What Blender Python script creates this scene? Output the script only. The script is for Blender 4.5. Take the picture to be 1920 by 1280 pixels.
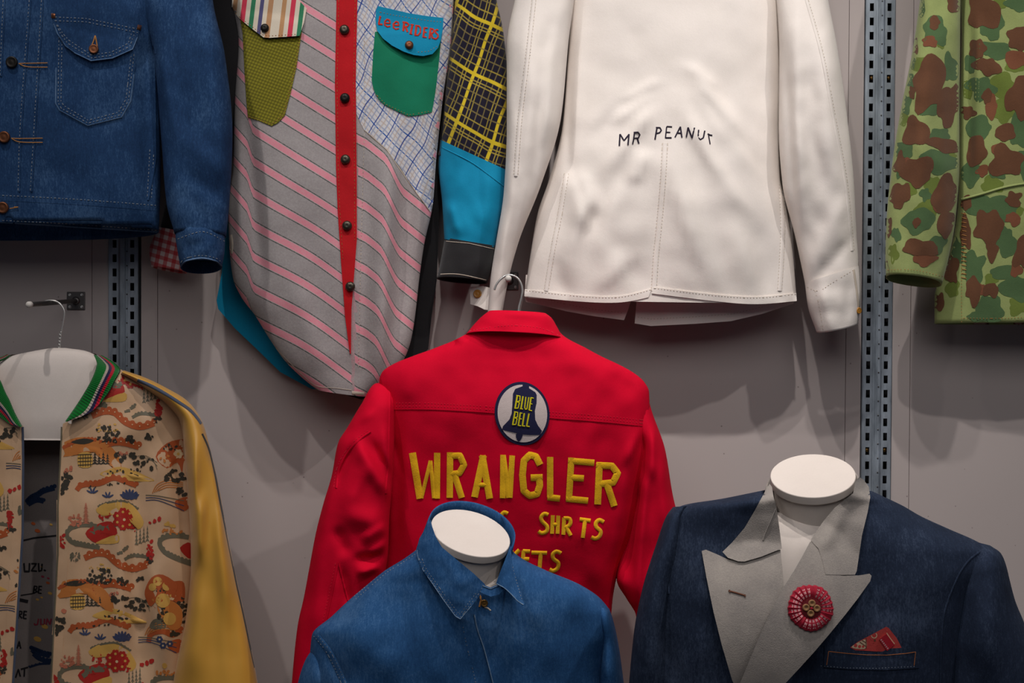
import bpy, bmesh, math, random
import numpy as np
from mathutils import Vector, Matrix, noise
from mathutils.bvhtree import BVHTree
from mathutils.geometry import delaunay_2d_cdt

for _o in list(bpy.data.objects):
    bpy.data.objects.remove(_o)
random.seed(7)
SC = bpy.context.scene
COL = SC.collection

# ------------------------------------------------------------------ camera
F = 2667.0          # focal length in pixels of the 1920 px wide frame
D0 = 2.667          # camera to wall, metres
ZC = 1.5            # camera height
cam_d = bpy.data.cameras.new('camera')
cam_d.sensor_width = 36.0
cam_d.lens = 36.0 * F / 1920.0
cam = bpy.data.objects.new('camera', cam_d)
COL.objects.link(cam)
cam.location = (0, -D0, ZC)
cam.rotation_euler = (math.pi / 2, 0, 0)
SC.camera = cam

# ------------------------------------------------------------------ world, lamps, exposure
wd = bpy.data.worlds.new('gallery_air')
SC.world = wd
wd.use_nodes = True
_bg = wd.node_tree.nodes['Background']
_bg.inputs[0].default_value = (0.62, 0.72, 1.0, 1)
_bg.inputs[1].default_value = 0.045

def spot(name, loc, target, power, size=60, blend=0.6, rad=0.02, col=(1.0, 0.95, 0.925)):
    l = bpy.data.lights.new(name, 'SPOT')
    l.energy = power; l.spot_size = math.radians(size); l.spot_blend = blend
    l.shadow_soft_size = rad; l.color = col
    o = bpy.data.objects.new(name, l); COL.objects.link(o)
    o.location = loc
    o.rotation_euler = (Vector(target) - Vector(loc)).to_track_quat('-Z', 'Y').to_euler()
    return o

spot('ceiling_spot', (-0.98, -1.22, 3.35), (-0.50, -0.15, 1.30), 46, 62, 0.8)
spot('ceiling_spot', (0.02, -1.25, 3.40), (-0.02, -0.20, 1.30), 52, 58, 0.8)
spot('ceiling_spot', (0.32, -1.20, 3.35), (0.66, -0.20, 1.35), 62, 60, 0.8)
spot('ceiling_spot', (1.35, -1.35, 3.30), (0.50, -0.25, 1.30), 50, 54, 0.8)
_al = bpy.data.lights.new('ceiling_fill', 'AREA')
_al.shape = 'RECTANGLE'; _al.size = 3.0; _al.size_y = 1.5; _al.energy = 27; _al.color = (1.0, 0.97, 0.965)
_ao = bpy.data.objects.new('ceiling_fill', _al); COL.objects.link(_ao)
_ao.location = (0.1, -3.0, 3.2)
_ao.rotation_euler = (Vector((0, 0, 1.4)) - Vector(_ao.location)).to_track_quat('-Z', 'Y').to_euler()
SC.view_settings.view_transform = 'Standard'
SC.view_settings.look = 'None'
SC.view_settings.gamma = 1.0
SC.view_settings.use_curve_mapping = False
SC.view_settings.exposure = 0.0

# ------------------------------------------------------------------ geometry helpers
CAM = Vector((0, -D0, ZC))

DZ = [0.0]           # how far the garment in hand hangs from its drawn depth
def P(px, py, d):
    """world point that stands d metres in front of the wall"""
    return P0(px, py, d + DZ[0])

def P0(px, py, d):
    D = D0 - d
    return Vector(((px - 960.0) / F * D, -d, ZC - (py - 640.0) / F * D))

def PX(co):
    D = D0 + co.y
    return (960.0 + co.x * F / D, 640.0 - (co.z - ZC) * F / D)

def crop(ox, oy, f):
    return lambda *pts: [(ox + x / f, oy + y / f) for x, y in pts]

cDEN = crop(0, 0, 2.3704)
cSH1 = crop(400, 0, 3.2)
cSH2 = crop(400, 360, 3.2)
cWH = crop(920, 0, 2.0)
cCAM = crop(1560, 0, 2.0)
cS1 = crop(0, 440, 3.0479)
cS2 = crop(0, 820, 2.782)
cR = crop(540, 500, 2.5595)
cB = crop(540, 900, 2.7429)
cBC = crop(780, 920, 4.925)
cZ = crop(1180, 820, 2.5946)
cLP = crop(1400, 1040, 5.334)
cPA = crop(900, 690, 8.0)
cFL = crop(690, 0, 10.667)
cPN = crop(1140, 220, 8.0)
cLI = crop(0, 780, 2.5615)
cRL = crop(540, 680, 2.1333)
cRR = crop(1100, 680, 2.1333)

class MB:
    def __init__(self):
        self.v = []; self.f = []; self.m = []; self.uv = []
        self.nosmooth = set()
    def add(self, co, uv=None):
        self.v.append(Vector(co))
        self.uv.append(uv if uv is not None else (co[0], co[2]))
        return len(self.v) - 1
    def face(self, idx, m=0, flat=False):
        if flat: self.nosmooth.add(len(self.f))
        self.f.append(tuple(idx)); self.m.append(m)
    def build(self, name, mats, parent=None, loc=None):
        base = Vector(parent['_base']) if parent is not None else (Vector(loc) if loc is not None else Vector((0, 0, 0)))
        me = bpy.data.meshes.new(name)
        me.from_pydata([tuple(c - base) for c in self.v], [], self.f)
        if not isinstance(mats, (list, tuple)): mats = [mats]
        for mm in mats: me.materials.append(mm)
        ul = me.uv_layers.new(name='UVMap')
        n = len(me.polygons)
        me.polygons.foreach_set('material_index', self.m[:n])
        me.polygons.foreach_set('use_smooth', [i not in self.nosmooth for i in range(n)])
        flat = []
        for l in me.loops:
            flat.extend(self.uv[l.vertex_index])
        ul.data.foreach_set('uv', flat)
        me.update()
        o = bpy.data.objects.new(name, me)
        COL.objects.link(o)
        if parent is not None: o.parent = parent
        else: o.location = base
        return o

def thing(name, label, cat, loc, group=None):
    o = bpy.data.objects.new(name, None)
    COL.objects.link(o)
    o.empty_display_size = 0.05
    o.location = loc
    o['_base'] = tuple(loc)
    o['label'] = label; o['category'] = cat
    if group: o['group'] = group
    return o

def sub(parent_obj, base_from):
    """let a part carry sub-parts: they keep the thing's base as their frame"""
    parent_obj['_base'] = tuple(base_from['_base'])
    return parent_obj

def mono(ts, ys):
    """monotone cubic interpolation"""
    n = len(ts)
    if n == 2:
        return lambda t: ys[0] + (ys[1] - ys[0]) * (t - ts[0]) / (ts[1] - ts[0])
    h = [ts[i + 1] - ts[i] for i in range(n - 1)]
    s = [(ys[i + 1] - ys[i]) / h[i] for i in range(n - 1)]
    m = [s[0]] + [0.0] * (n - 2) + [s[-1]]
    for i in range(1, n - 1):
        if s[i - 1] * s[i] > 0:
            w1 = 2 * h[i] + h[i - 1]; w2 = h[i] + 2 * h[i - 1]
            m[i] = (w1 + w2) / (w1 / s[i - 1] + w2 / s[i])
    def fn(t):
        t = min(max(t, ts[0]), ts[-1])
        i = 0
        while i < n - 2 and t > ts[i + 1]: i += 1
        x = (t - ts[i]) / h[i]
        a = ys[i]; b = ys[i + 1]
        return (a * (1 + 2 * x) * (1 - x) ** 2 + h[i] * m[i] * x * (1 - x) ** 2 +
                b * x * x * (3 - 2 * x) + h[i] * m[i + 1] * x * x * (x - 1))
    return fn

def sstep(a, b, x):
    t = min(max((x - a) / (b - a), 0.0), 1.0)
    return t * t * (3 - 2 * t)

def folds(lst=(), nz=(), seed=0.0):
    """cloth folds: straight ridges (x0,y0,x1,y1,width,height) and soft noise (height,sx,sy)"""
    pre = []
    for e in lst:
        (x0, y0, x1, y1, w, a) = e[:6]
        sk = e[6] if len(e) > 6 else 1.0
        dx, dy = x1 - x0, y1 - y0
        L = math.hypot(dx, dy)
        pre.append((x0, y0, dx / L, dy / L, L, w, a, sk))
    def fn(px, py):
        r = 0.0
        for (x0, y0, ux, uy, L, w, a, sk) in pre:
            rx, ry = px - x0, py - y0
            t = (rx * ux + ry * uy) / L
            if t < -0.15 or t > 1.15: continue
            q = (-rx * uy + ry * ux) / w
            if q > 0: q /= sk          # one side of a drape falls off more gently
            if abs(q) > 3: continue
            win = sstep(-0.15, 0.3, t) * (1 - sstep(0.7, 1.15, t))
            r += a * win * math.exp(-q * q)
        for (a, sx, sy) in nz:
            r += a * noise.noise(Vector((px / sx + seed, py / sy - seed, seed * 1.7)))
        return r
    return fn

def loft(mb, rows, nu=72, nv=90, ex=0.85, mat=0, bmat=None, fold=None, cut=None, part='both',
         lip=0, cap_top=False, cap_bot=False, uvf=None, shrink=0.0):
    """closed cloth tube; row = (lx,ly,rx,ry,depth,front bulge,back bulge,tilt)"""
    rows = [tuple(r) + (0.0,) * (8 - len(r)) for r in rows]
    ts = [0.0]
    for a, b in zip(rows, rows[1:]):
        ts.append(ts[-1] + 1e-3 + math.hypot((b[0] + b[2] - a[0] - a[2]) / 2, (b[1] + b[3] - a[1] - a[3]) / 2)
                  + 0.25 * (abs(b[0] - a[0]) + abs(b[2] - a[2])))
    fn = [mono(ts, [r[k] for r in rows]) for k in range(8)]
    if bmat is None: bmat = mat
    def ring(t, inset=0.0):
        lx, ly, rx, ry, dc, df, db, tl = [f(t) for f in fn]
        out = []
        for k in range(nu + 1):
            th = math.pi - 2 * math.pi * k / nu
            c, s = math.cos(th), math.sin(th)
            x = math.copysign(abs(c) ** ex, c); y = math.copysign(abs(s) ** ex, s)
            if k == nu: y = 0.0; x = -1.0
            hx = (rx - lx) / 2; hy = (ry - ly) / 2
            sc = 1 - (inset * 1100 / max(abs(hx), 4)) if inset else 1.0
            px = (lx + rx) / 2 + hx * x * sc
            py = (ly + ry) / 2 + hy * x * sc + tl * y
            b = df if y > 0 else db
            d = dc + y * (b - inset - shrink)
            if fold and y > 0:
                d += fold(px, py) * min(1.0, y * 1.6)
            out.append((px, py, d, y))
        return out
    rings = []
    for j in range(nv + 1):
        rings.append(ring(ts[-1] * j / nv))
    ids = []
    def emit(rg):
        row = []
        for (px, py, d, y) in rg:
            co = P(px, py, d)
            row.append(mb.add(co, uvf(px, py, co) if uvf else None))
        return row
    for rg in rings: ids.append(emit(rg))
    for j in range(nv):
        for k in range(nu):
            front = (k + 0.5) < nu / 2
            if part == 'front' and not front: continue
            if part == 'back' and front: continue
            if cut and front:
                a = rings[j][k]; b = rings[j + 1][k + 1]
                if cut((a[0] + b[0]) / 2, (a[1] + b[1]) / 2): continue
            mb.face((ids[j][k], ids[j + 1][k], ids[j + 1][k + 1], ids[j][k + 1]), mat if front else bmat)
    if lip:
        prev = ids[-1]
        for q, j in enumerate((nv, nv - 1, nv - 2, nv - 4, nv - 8)):
            rg = ring(ts[-1] * j / nv, lip)
            cur = emit(rg)
            for k in range(nu):
                mb.face((prev[k], cur[k], cur[k + 1], prev[k + 1]), bmat)
            prev = cur
    for flag, rr, idr in ((cap_top, rings[0], ids[0]), (cap_bot, rings[-1], ids[-1])):
        if flag:
            c = sum((mb.v[i] for i in idr[:-1]), Vector()) / nu
            ci = mb.add(c)
            for k in range(nu):
                mb.face((idr[k], idr[k + 1], ci), mat)
    return mb

class Surf:
    """what cloth lies on: rays from in front find the surface"""
    def __init__(self, *mbs):
        v = []; f = []
        for mb in mbs:
            o = len(v)
            v.extend(mb.v)
            f.extend([tuple(i + o for i in q) for q in mb.f])
        self.t = BVHTree.FromPolygons(v, f)
    def __call__(self, px, py):
        dr = (P(px, py, 0) - CAM).normalized()
        h = self.t.ray_cast(CAM, dr)
        if h[0] is None: return None
        n = h[1]
        if n.dot(dr) > 0: n = -n
        return h[0], n

class Depth:
    """free-standing sheet: a smooth curved surface fitted to points (px,py,d), kept clear of what it lies on"""
    def __init__(self, pts, over=None, gap=0.003):
        self.cx = sum(p[0] for p in pts) / len(pts); self.cy = sum(p[1] for p in pts) / len(pts)
        self.n = 6 if len(pts) >= 7 else 3
        A = np.array([self.basis(x, y) for x, y, d in pts]); b = np.array([d for x, y, d in pts])
        self.k = np.linalg.lstsq(A, b, rcond=None)[0]
        self.over = over; self.gap = gap
    def basis(self, x, y):
        x = (x - self.cx) / 100.0; y = (y - self.cy) / 100.0
        return [1, x, y, x * x, x * y, y * y][:self.n]
    def __call__(self, px, py):
        d = float(np.dot(self.k, self.basis(px, py)))
        q = P(px, py, d)
        if self.over:
            h = self.over(px, py)
            if h and -h[0].y + self.gap > -q.y: q = P0(px, py, -h[0].y + self.gap)
        return q, Vector((0, -1, 0))

def crv(pts, n=6, closed=False):
    """catmull-rom through points"""
    out = []
    N = len(pts)
    rng = range(N) if closed else range(N - 1)
    for i in rng:
        if closed:
            p0, p1, p2, p3 = (pts[(i + k - 1) % N] for k in range(4))
        else:
            p0 = pts[max(i - 1, 0)]; p1 = pts[i]; p2 = pts[i + 1]; p3 = pts[min(i + 2, N - 1)]
        for q in range(n):
            t = q / n
            out.append(tuple(0.5 * (2 * b + (c - a) * t + (2 * a - 5 * b + 4 * c - d) * t * t + (3 * b - a - 3 * c + d) * t ** 3)
                             for a, b, c, d in zip(p0, p1, p2, p3)))
    if not closed: out.append(tuple(pts[-1]))
    return out

def inside(poly, x, y):
    r = False
    j = len(poly) - 1
    for i in range(len(poly)):
        xi, yi = poly[i][:2]; xj, yj = poly[j][:2]
        if (yi > y) != (yj > y) and x < (xj - xi) * (y - yi) / (yj - yi) + xi: r = not r
        j = i
    return r

def dens(poly, step, closed=True):
    out = []
    N = len(poly)
    for i in range(N if closed else N - 1):
        a = poly[i]; b = poly[(i + 1) % N]
        L = math.hypot(b[0] - a[0], b[1] - a[1])
        n = max(1, int(round(L / step)))
        for q in range(n):
            t = q / n
            out.append((a[0] + (b[0] - a[0]) * t, a[1] + (b[1] - a[1]) * t))
    if not closed: out.append(tuple(poly[-1][:2]))
    return out

def patch(mb, poly, surf, off=0.001, thick=0.0012, mat=0, step=7.0, lift=None, uvf=None, smat=None):
    """cloth piece of a given outline lying on a surface, with an edge of real thickness"""
    bd = dens([p[:2] for p in poly], step)
    pts = list(bd)
    xs = [p[0] for p in bd]; ys = [p[1] for p in bd]
    y = min(ys) + step * 0.5; r = 0
    while y < max(ys):
        x = min(xs) + (step * 0.5 if r % 2 else 0)
        while x < max(xs):
            if inside(bd, x, y):
                ok = True
                for q in bd:
                    if abs(q[0] - x) < step * 0.55 and abs(q[1] - y) < step * 0.55:
                        ok = False; break
                if ok: pts.append((x, y))
            x += step
        y += step * 0.87; r += 1
    n = len(bd)
    ed = [(i, (i + 1) % n) for i in range(n)]
    res = delaunay_2d_cdt([Vector(p) for p in pts], ed, [], 1, 1e-4)
    V, E, FC = res[0], res[1], res[2]
    hits = [surf(p[0], p[1]) for p in V]
    good = [i for i, h in enumerate(hits) if h]
    ids = []; nor = []
    for i, p in enumerate(V):
        h = hits[i]
        if h is None:
            j = min(good, key=lambda q: (V[q][0] - p[0]) ** 2 + (V[q][1] - p[1]) ** 2)
            d = -hits[j][0].y
            h = (P0(p[0], p[1], d), hits[j][1])
        nn = (h[1] + Vector((0, -0.6, 0))).normalized()
        o = off + (lift(p[0], p[1]) if lift else 0.0)
        dr = (CAM - h[0]).normalized()
        co = h[0] + dr * o
        ids.append(mb.add(co, uvf(p[0], p[1], co) if uvf else None)); nor.append(dr)
    cnt = {}
    for f in FC:
        f = list(f)
        a, b, c = (V[f[0]], V[f[1]], V[f[2]])
        if len(f) == 3 and (b[0] - a[0]) * (c[1] - a[1]) - (b[1] - a[1]) * (c[0] - a[0]) > 0: f.reverse()
        mb.face([ids[i] for i in f], mat)
        for i in range(len(f)):
            k = (f[i], f[(i + 1) % len(f)])
            cnt[k] = cnt.get(k, 0) + 1
    if thick > 0:
        back = {}
        for (a, b) in list(cnt):
            if (b, a) in cnt: continue
            for q in (a, b):
                if q not in back:
                    back[q] = (mb.add(mb.v[ids[q]], mb.uv[ids[q]]), mb.add(mb.v[ids[q]] - nor[q] * thick, mb.uv[ids[q]]))
            mb.face((back[b][0], back[a][0], back[a][1], back[b][1]), mat if smat is None else smat)
    return mb

def blob(mb, cx, cy, ring, surf, off=0.0004, mat=0, clip=None):
    """small printed or stitched mark: centre and outline laid on the surface"""
    if clip and not inside(clip, cx, cy): return
    def at(x, y):
        h = surf(x, y)
        if h is None: return None
        return h[0] + (CAM - h[0]).normalized() * off
    c = at(cx, cy)
    if c is None: return
    prs = []
    mids = []
    for (x, y) in ring:
        if clip:
            t = 1.0
            while t > 0.05 and not inside(clip, cx + (x - cx) * t, cy + (y - cy) * t): t -= 0.12
            x = cx + (x - cx) * t; y = cy + (y - cy) * t
        q = at(x, y)
        k = 0
        while q is None and k < 6:
            x = cx + (x - cx) * 0.75; y = cy + (y - cy) * 0.75; q = at(x, y); k += 1
        if q is None or abs(q.y - c.y) > 0.05: return
        prs.append(q); mids.append(at((x + cx) / 2, (y + cy) / 2) or (q + c) / 2)
    ci = mb.add(c); pi = [mb.add(q) for q in prs]; mi = [mb.add(q) for q in mids]
    n = len(pi)
    for i in range(n):
        j = (i + 1) % n
        mb.face((ci, mi[i], mi[j]), mat)
        mb.face((mi[i], pi[i], pi[j], mi[j]), mat)

def disc(cx, cy, rx, ry=None, rot=0, n=12, wob=0, seed=0):
    ry = rx if ry is None else ry
    out = []
    c, s = math.cos(math.radians(rot)), math.sin(math.radians(rot))
    for i in range(n):
        a = 2 * math.pi * i / n
        k = 1 + wob * noise.noise(Vector((math.cos(a) * 1.3 + seed, math.sin(a) * 1.3 - seed, seed * 3.1)))
        x, y = rx * k * math.cos(a), ry * k * math.sin(a)
        out.append((cx + x * c - y * s, cy + x * s + y * c))
    return out

def stroke(mb, pts, w, surf, off=0.0006, h=0.0, mat=0, dash=None, closed=False, step=4.0, w1=None, clip=None):
    """thread, piping or embroidered line of width w (px) running over a surface"""
    p = dens(pts, step, closed)
    if closed: p.append(p[0])
    N = len(p)
    if N < 2: return
    rows = []
    run = 0.0
    for i, (x, y) in enumerate(p):
        a = p[max(i - 1, 0)]; b = p[min(i + 1, N - 1)]
        tx, ty = b[0] - a[0], b[1] - a[1]
        L = math.hypot(tx, ty) or 1
        nx, ny = -ty / L, tx / L
        ww = w if w1 is None else w + (w1 - w) * i / (N - 1)
        if i: run += math.hypot(x - p[i - 1][0], y - p[i - 1][1])
        on = True
        if dash: on = (run % (dash[0] + dash[1])) < dash[0]
        if clip and not inside(clip, x, y): on = False
        ks = (-1, -0.6, 0, 0.6, 1) if h > 0 else (-1, 1)
        row = []
        if on:
            for k in ks:
                hit = surf(x + nx * ww / 2 * k, y + ny * ww / 2 * k) or surf(x, y)
                if hit is None: row = []; break
                e = off + (h * (1 - abs(k) ** 2.5) if h > 0 else 0)
                row.append(mb.add(hit[0] + (CAM - hit[0]).normalized() * e))
        rows.append(row)
    for a, b in zip(rows, rows[1:]):
        if a and b:
            if (mb.v[a[0]] - mb.v[b[0]]).length > 0.04: continue
            for k in range(len(a) - 1):
                mb.face((a[k], b[k], b[k + 1], a[k + 1]), mat)

def frame(n):
    n = n.normalized()
    u = n.cross(Vector((0, 0, 1)))
    if u.length < 1e-3: u = Vector((1, 0, 0))
    u.normalize()
    return u, n.cross(u), n

def lathe(mb, c, n, prof, seg=20, mat=0, mats=None):
    """prof: list of (radius, height) along axis n"""
    u, w, n = frame(n)
    prev = None
    for q, (r, h) in enumerate(prof):
        if r < 1e-6:
            cur = [mb.add(c + n * h)] * seg
        else:
            cur = [mb.add(c + n * h + (u * math.cos(2 * math.pi * k / seg) + w * math.sin(2 * math.pi * k / seg)) * r) for k in range(seg)]
        if prev:
            mm = mats[q - 1] if mats else mat
            for k in range(seg):
                k2 = (k + 1) % seg
                idx = [prev[k], prev[k2], cur[k2], cur[k]]
                u2 = []
                for i in idx:
                    if i not in u2: u2.append(i)
                if len(u2) > 2: mb.face(u2, mm)
        prev = cur

def tube(mb, pts, r, seg=8, mat=0, caps=True, closed=False):
    pts = [Vector(p) for p in pts]
    N = len(pts)
    rr = r if isinstance(r, (list, tuple)) else [r] * N
    t0 = (pts[1] - pts[0]).normalized()
    u, w, _ = frame(t0)
    prev = None; first = None
    for i in range(N):
        t = (pts[min(i + 1, N - 1)] - pts[max(i - 1, 0)]).normalized()
        u = (u - t * u.dot(t)).normalized(); w = t.cross(u)
        cur = [mb.add(pts[i] + (u * math.cos(2 * math.pi * k / seg) + w * math.sin(2 * math.pi * k / seg)) * rr[i]) for k in range(seg)]
        if prev:
            for k in range(seg):
                mb.face((prev[k], prev[(k + 1) % seg], cur[(k + 1) % seg], cur[k]), mat)
        elif caps:
            ci = mb.add(pts[0] - t * rr[0] * 0.4)
            for k in range(seg): mb.face((cur[(k + 1) % seg], cur[k], ci), mat)
        prev = cur
    if caps:
        ci = mb.add(pts[-1] + t * rr[-1] * 0.4)
        for k in range(seg): mb.face((prev[k], prev[(k + 1) % seg], ci), mat)

def box(mb, x0, x1, y0, y1, z0, z1, mat=0, bev=0.0):
    bm = bmesh.new()
    bmesh.ops.create_cube(bm, size=1)
    bmesh.ops.scale(bm, vec=(x1 - x0, y1 - y0, z1 - z0), verts=bm.verts)
    bmesh.ops.translate(bm, vec=((x0 + x1) / 2, (y0 + y1) / 2, (z0 + z1) / 2), verts=bm.verts)
    if bev:
        bmesh.ops.bevel(bm, geom=bm.edges[:], offset=bev, segments=2, affect='EDGES', profile=0.5)
    bm.verts.index_update()
    o = len(mb.v)
    for v in bm.verts: mb.add(v.co)
    for f in bm.faces: mb.face([o + v.index for v in f.verts], mat, flat=True)
    bm.free()

def button(px, py, r_px, surf, mats, parent, name='button', prof=None, label=None, off=0.0015):
    h = surf(px, py)
    c, n = h
    r = r_px * (D0 + c.y) / F
    mb = MB()
    n = (n + Vector((0, -1.2, 0))).normalized()
    pr = prof or [(1.0, 0.0), (1.0, 0.28), (0.9, 0.42), (0.72, 0.40), (0.60, 0.34), (0.30, 0.40), (0, 0.42)]
    lathe(mb, c + n * off, n, [(a * r, b * r) for a, b in pr], 20)
    o = mb.build(name, mats, parent)
    if label: o['label'] = label
    return o
# ------------------------------------------------------------------ materials
class NT:
    def __init__(self, name):
        self.m = bpy.data.materials.new(name)
        self.m.use_nodes = True
        self.t = self.m.node_tree
        self.b = self.t.nodes['Principled BSDF']
    def n(self, typ, **kw):
        x = self.t.nodes.new(typ)
        for k, v in kw.items(): setattr(x, k, v)
        return x
    def l(self, a, b): self.t.links.new(a, b)
    def math(self, op, a, b=None, c=None):
        x = self.n('ShaderNodeMath', operation=op)
        for i, q in enumerate((a, b, c)):
            if q is None: continue
            if isinstance(q, (int, float)): x.inputs[i].default_value = q
            else: self.l(q, x.inputs[i])
        return x.outputs[0]
    def mix(self, fac, a, b):
        x = self.n('ShaderNodeMix', data_type='RGBA')
        for s, q in ((x.inputs[0], fac), (x.inputs[6], a), (x.inputs[7], b)):
            if isinstance(q, (int, float)): s.default_value = q
            elif isinstance(q, (tuple, list)): s.default_value = tuple(q)[:3] + (1,)
            else: self.l(q, s)
        return x.outputs[2]
    def uv(self):
        return self.n('ShaderNodeUVMap', uv_map='UVMap').outputs[0]
    def pos(self):
        return self.n('ShaderNodeTexCoord').outputs['Object']
    def noise(self, vec, scale, detail=3, rough=0.55, st=(1, 1, 1), rot=0):
        mp = self.n('ShaderNodeMapping')
        mp.inputs['Scale'].default_value = st
        mp.inputs['Rotation'].default_value = (0, rot, 0)
        self.l(vec, mp.inputs[0])
        x = self.n('ShaderNodeTexNoise')
        x.inputs['Scale'].default_value = scale
        x.inputs['Detail'].default_value = detail
        x.inputs['Roughness'].default_value = rough
        self.l(mp.outputs[0], x.inputs[0])
        return x.outputs[0]
    def ramp(self, fac, stops, interp='LINEAR'):
        x = self.n('ShaderNodeValToRGB')
        cr = x.color_ramp; cr.interpolation = interp
        while len(cr.elements) < len(stops): cr.elements.new(0.5)
        for e, (p, c) in zip(cr.elements, stops):
            e.position = p
            e.color = tuple(c)[:3] + (1,) if isinstance(c, (tuple, list)) else (c, c, c, 1)
        self.l(fac, x.inputs[0])
        return x.outputs[0]
    def fract(self, a): return self.math('FRACT', a)
    def bump(self, h, st=0.3, dist=0.001, chain=None):
        x = self.n('ShaderNodeBump')
        x.inputs['Strength'].default_value = st
        x.inputs['Distance'].default_value = dist
        self.l(h, x.inputs['Height'])
        if chain is not None: self.l(chain, x.inputs['Normal'])
        return x.outputs[0]
    def col(self, c):
        if isinstance(c, (tuple, list)): self.b.inputs['Base Color'].default_value = tuple(c)[:3] + (1,)
        else: self.l(c, self.b.inputs['Base Color'])
    def done(self, rough=0.85, metal=0.0, sheen=0.0, spec=0.3, nrm=None):
        self.b.inputs['Roughness'].default_value = rough
        self.b.inputs['Metallic'].default_value = metal
        self.b.inputs['Specular IOR Level'].default_value = spec
        self.b.inputs['Sheen Weight'].default_value = sheen
        self.b.inputs['Sheen Roughness'].default_value = 0.5
        if nrm is not None: self.l(nrm, self.b.inputs['Normal'])
        return self.m

def lin(r, g, b):
    f = lambda c: (c / 255 / 12.92) if c / 255 <= 0.04045 else ((c / 255 + 0.055) / 1.055) ** 2.4
    return (f(r), f(g), f(b))

def weave(t, fine=700, amt=0.35, coarse=40, camt=0.25):
    p = t.pos()
    a = t.noise(p, fine, 2)
    b = t.noise(p, coarse, 4)
    n1 = t.bump(b, camt, 0.002)
    return t.bump(a, amt, 0.0006, n1)

def cloth(name, c, c2=None, rough=0.88, sheen=0.15, spec=0.25, amt=0.35, camt=0.25, mscale=14):
    t = NT(name)
    p = t.pos()
    c2 = c2 or tuple(x * 0.86 for x in c)
    m = t.noise(p, mscale, 4)
    fine = t.noise(p, 420, 2)
    k = t.math('ADD', t.math('MULTIPLY', m, 0.75), t.math('MULTIPLY', fine, 0.35))
    t.col(t.mix(t.ramp(k, [(0.35, 0.0), (0.75, 1.0)]), c, c2))
    return t.done(rough, 0, sheen, spec, weave(t, 700, amt, 45, camt))

def denim(name, dark, mid, light, worn=0.5, rough=0.9):
    t = NT(name)
    p = t.pos()
    streak = t.noise(p, 70, 5, 0.7, (4.0, 1, 1.0))
    fine = t.noise(p, 520, 3, 0.7, (1, 1, 0.45))
    big = t.noise(p, 9, 4, 0.6)
    k = t.math('ADD', t.math('MULTIPLY', streak, 0.34), t.math('ADD', t.math('MULTIPLY', fine, 0.36), t.math('MULTIPLY', big, 0.50)))
    k = t.math('ADD', k, worn - 0.5)
    t.col(t.ramp(k, [(0.36, dark), (0.60, mid), (0.86, light)]))
    n1 = t.bump(t.noise(p, 60, 3), 0.2, 0.002)
    return t.done(rough, 0, 0.0, 0.15, t.bump(fine, 0.4, 0.0008, n1))

M = {}
# wall board, painted warm grey, with small specks
t = NT('painted_board')
p = t.pos()
sp = t.n('ShaderNodeTexVoronoi'); sp.inputs['Scale'].default_value = 30.0; t.l(p, sp.inputs[0])
speck = t.ramp(sp.outputs['Distance'], [(0.0, 1.0), (0.036, 1.0), (0.052, 0.0)])
sel = t.ramp(t.noise(p, 7, 2), [(0.44, 0.0), (0.52, 0.75)])
m0 = t.mix(t.noise(p, 3, 4), lin(175, 164, 160), lin(183, 172, 168))
t.col(t.mix(t.math('MULTIPLY', speck, sel), m0, lin(118, 106, 102)))
M['wall'] = t.done(0.75, 0, 0, 0.3, t.bump(t.noise(p, 160, 3), 0.06, 0.001))
t = NT('gap_shade'); t.col(lin(24, 24, 27)); M['gap'] = t.done(0.9)  # near-black colour stands for the shade behind the wall panels
t = NT('concrete_floor'); p = t.pos()
t.col(t.mix(t.noise(p, 4, 5), lin(98, 93, 90), lin(120, 114, 110))); M['floor'] = t.done(0.6)

t = NT('galvanised_steel'); p = t.pos()
k = t.noise(p, 26, 4, 0.6, (2, 1, 0.5))
t.col(t.ramp(k, [(0.3, lin(120, 128, 136)), (0.7, lin(176, 186, 196))]))
M['steel'] = t.done(0.42, 0.5, 0, 0.5, t.bump(t.noise(p, 300, 2), 0.08, 0.0005))
t = NT('bare_steel'); t.col(lin(190, 188, 184)); M['wire'] = t.done(0.3, 0.6, 0, 0.6)
t = NT('dull_zinc'); t.col(lin(96, 92, 90)); M['zinc'] = t.done(0.45, 0.9, 0, 0.5)
t = NT('white_tip'); t.col(lin(205, 198, 190)); M['tip'] = t.done(0.45)
t = NT('brass_bolt'); t.col(lin(140, 104, 56)); M['brass'] = t.done(0.4, 0.9)
t = NT('aged_copper'); t.col(lin(118, 74, 50)); M['copper'] = t.done(0.45, 0.75)
t = NT('gunmetal_snap'); t.col(lin(84, 78, 68)); M['snap'] = t.done(0.35, 0.85)
t = NT('dark_snap'); t.col(lin(40, 37, 34)); M['darksnap'] = t.done(0.4, 0.6)
t = NT('horn'); t.col(lin(164, 112, 40)); M['horn'] = t.done(0.35, 0, 0, 0.4)

M['white_form'] = cloth('white_form', lin(228, 216, 206), lin(220, 208, 198), 0.6, 0, 0.3, 0.02, 0.02)
M['form_cover'] = cloth('white_jersey', lin(222, 211, 202), lin(212, 200, 191), 0.8, 0.1, 0.2, 0.1, 0.08)

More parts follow.
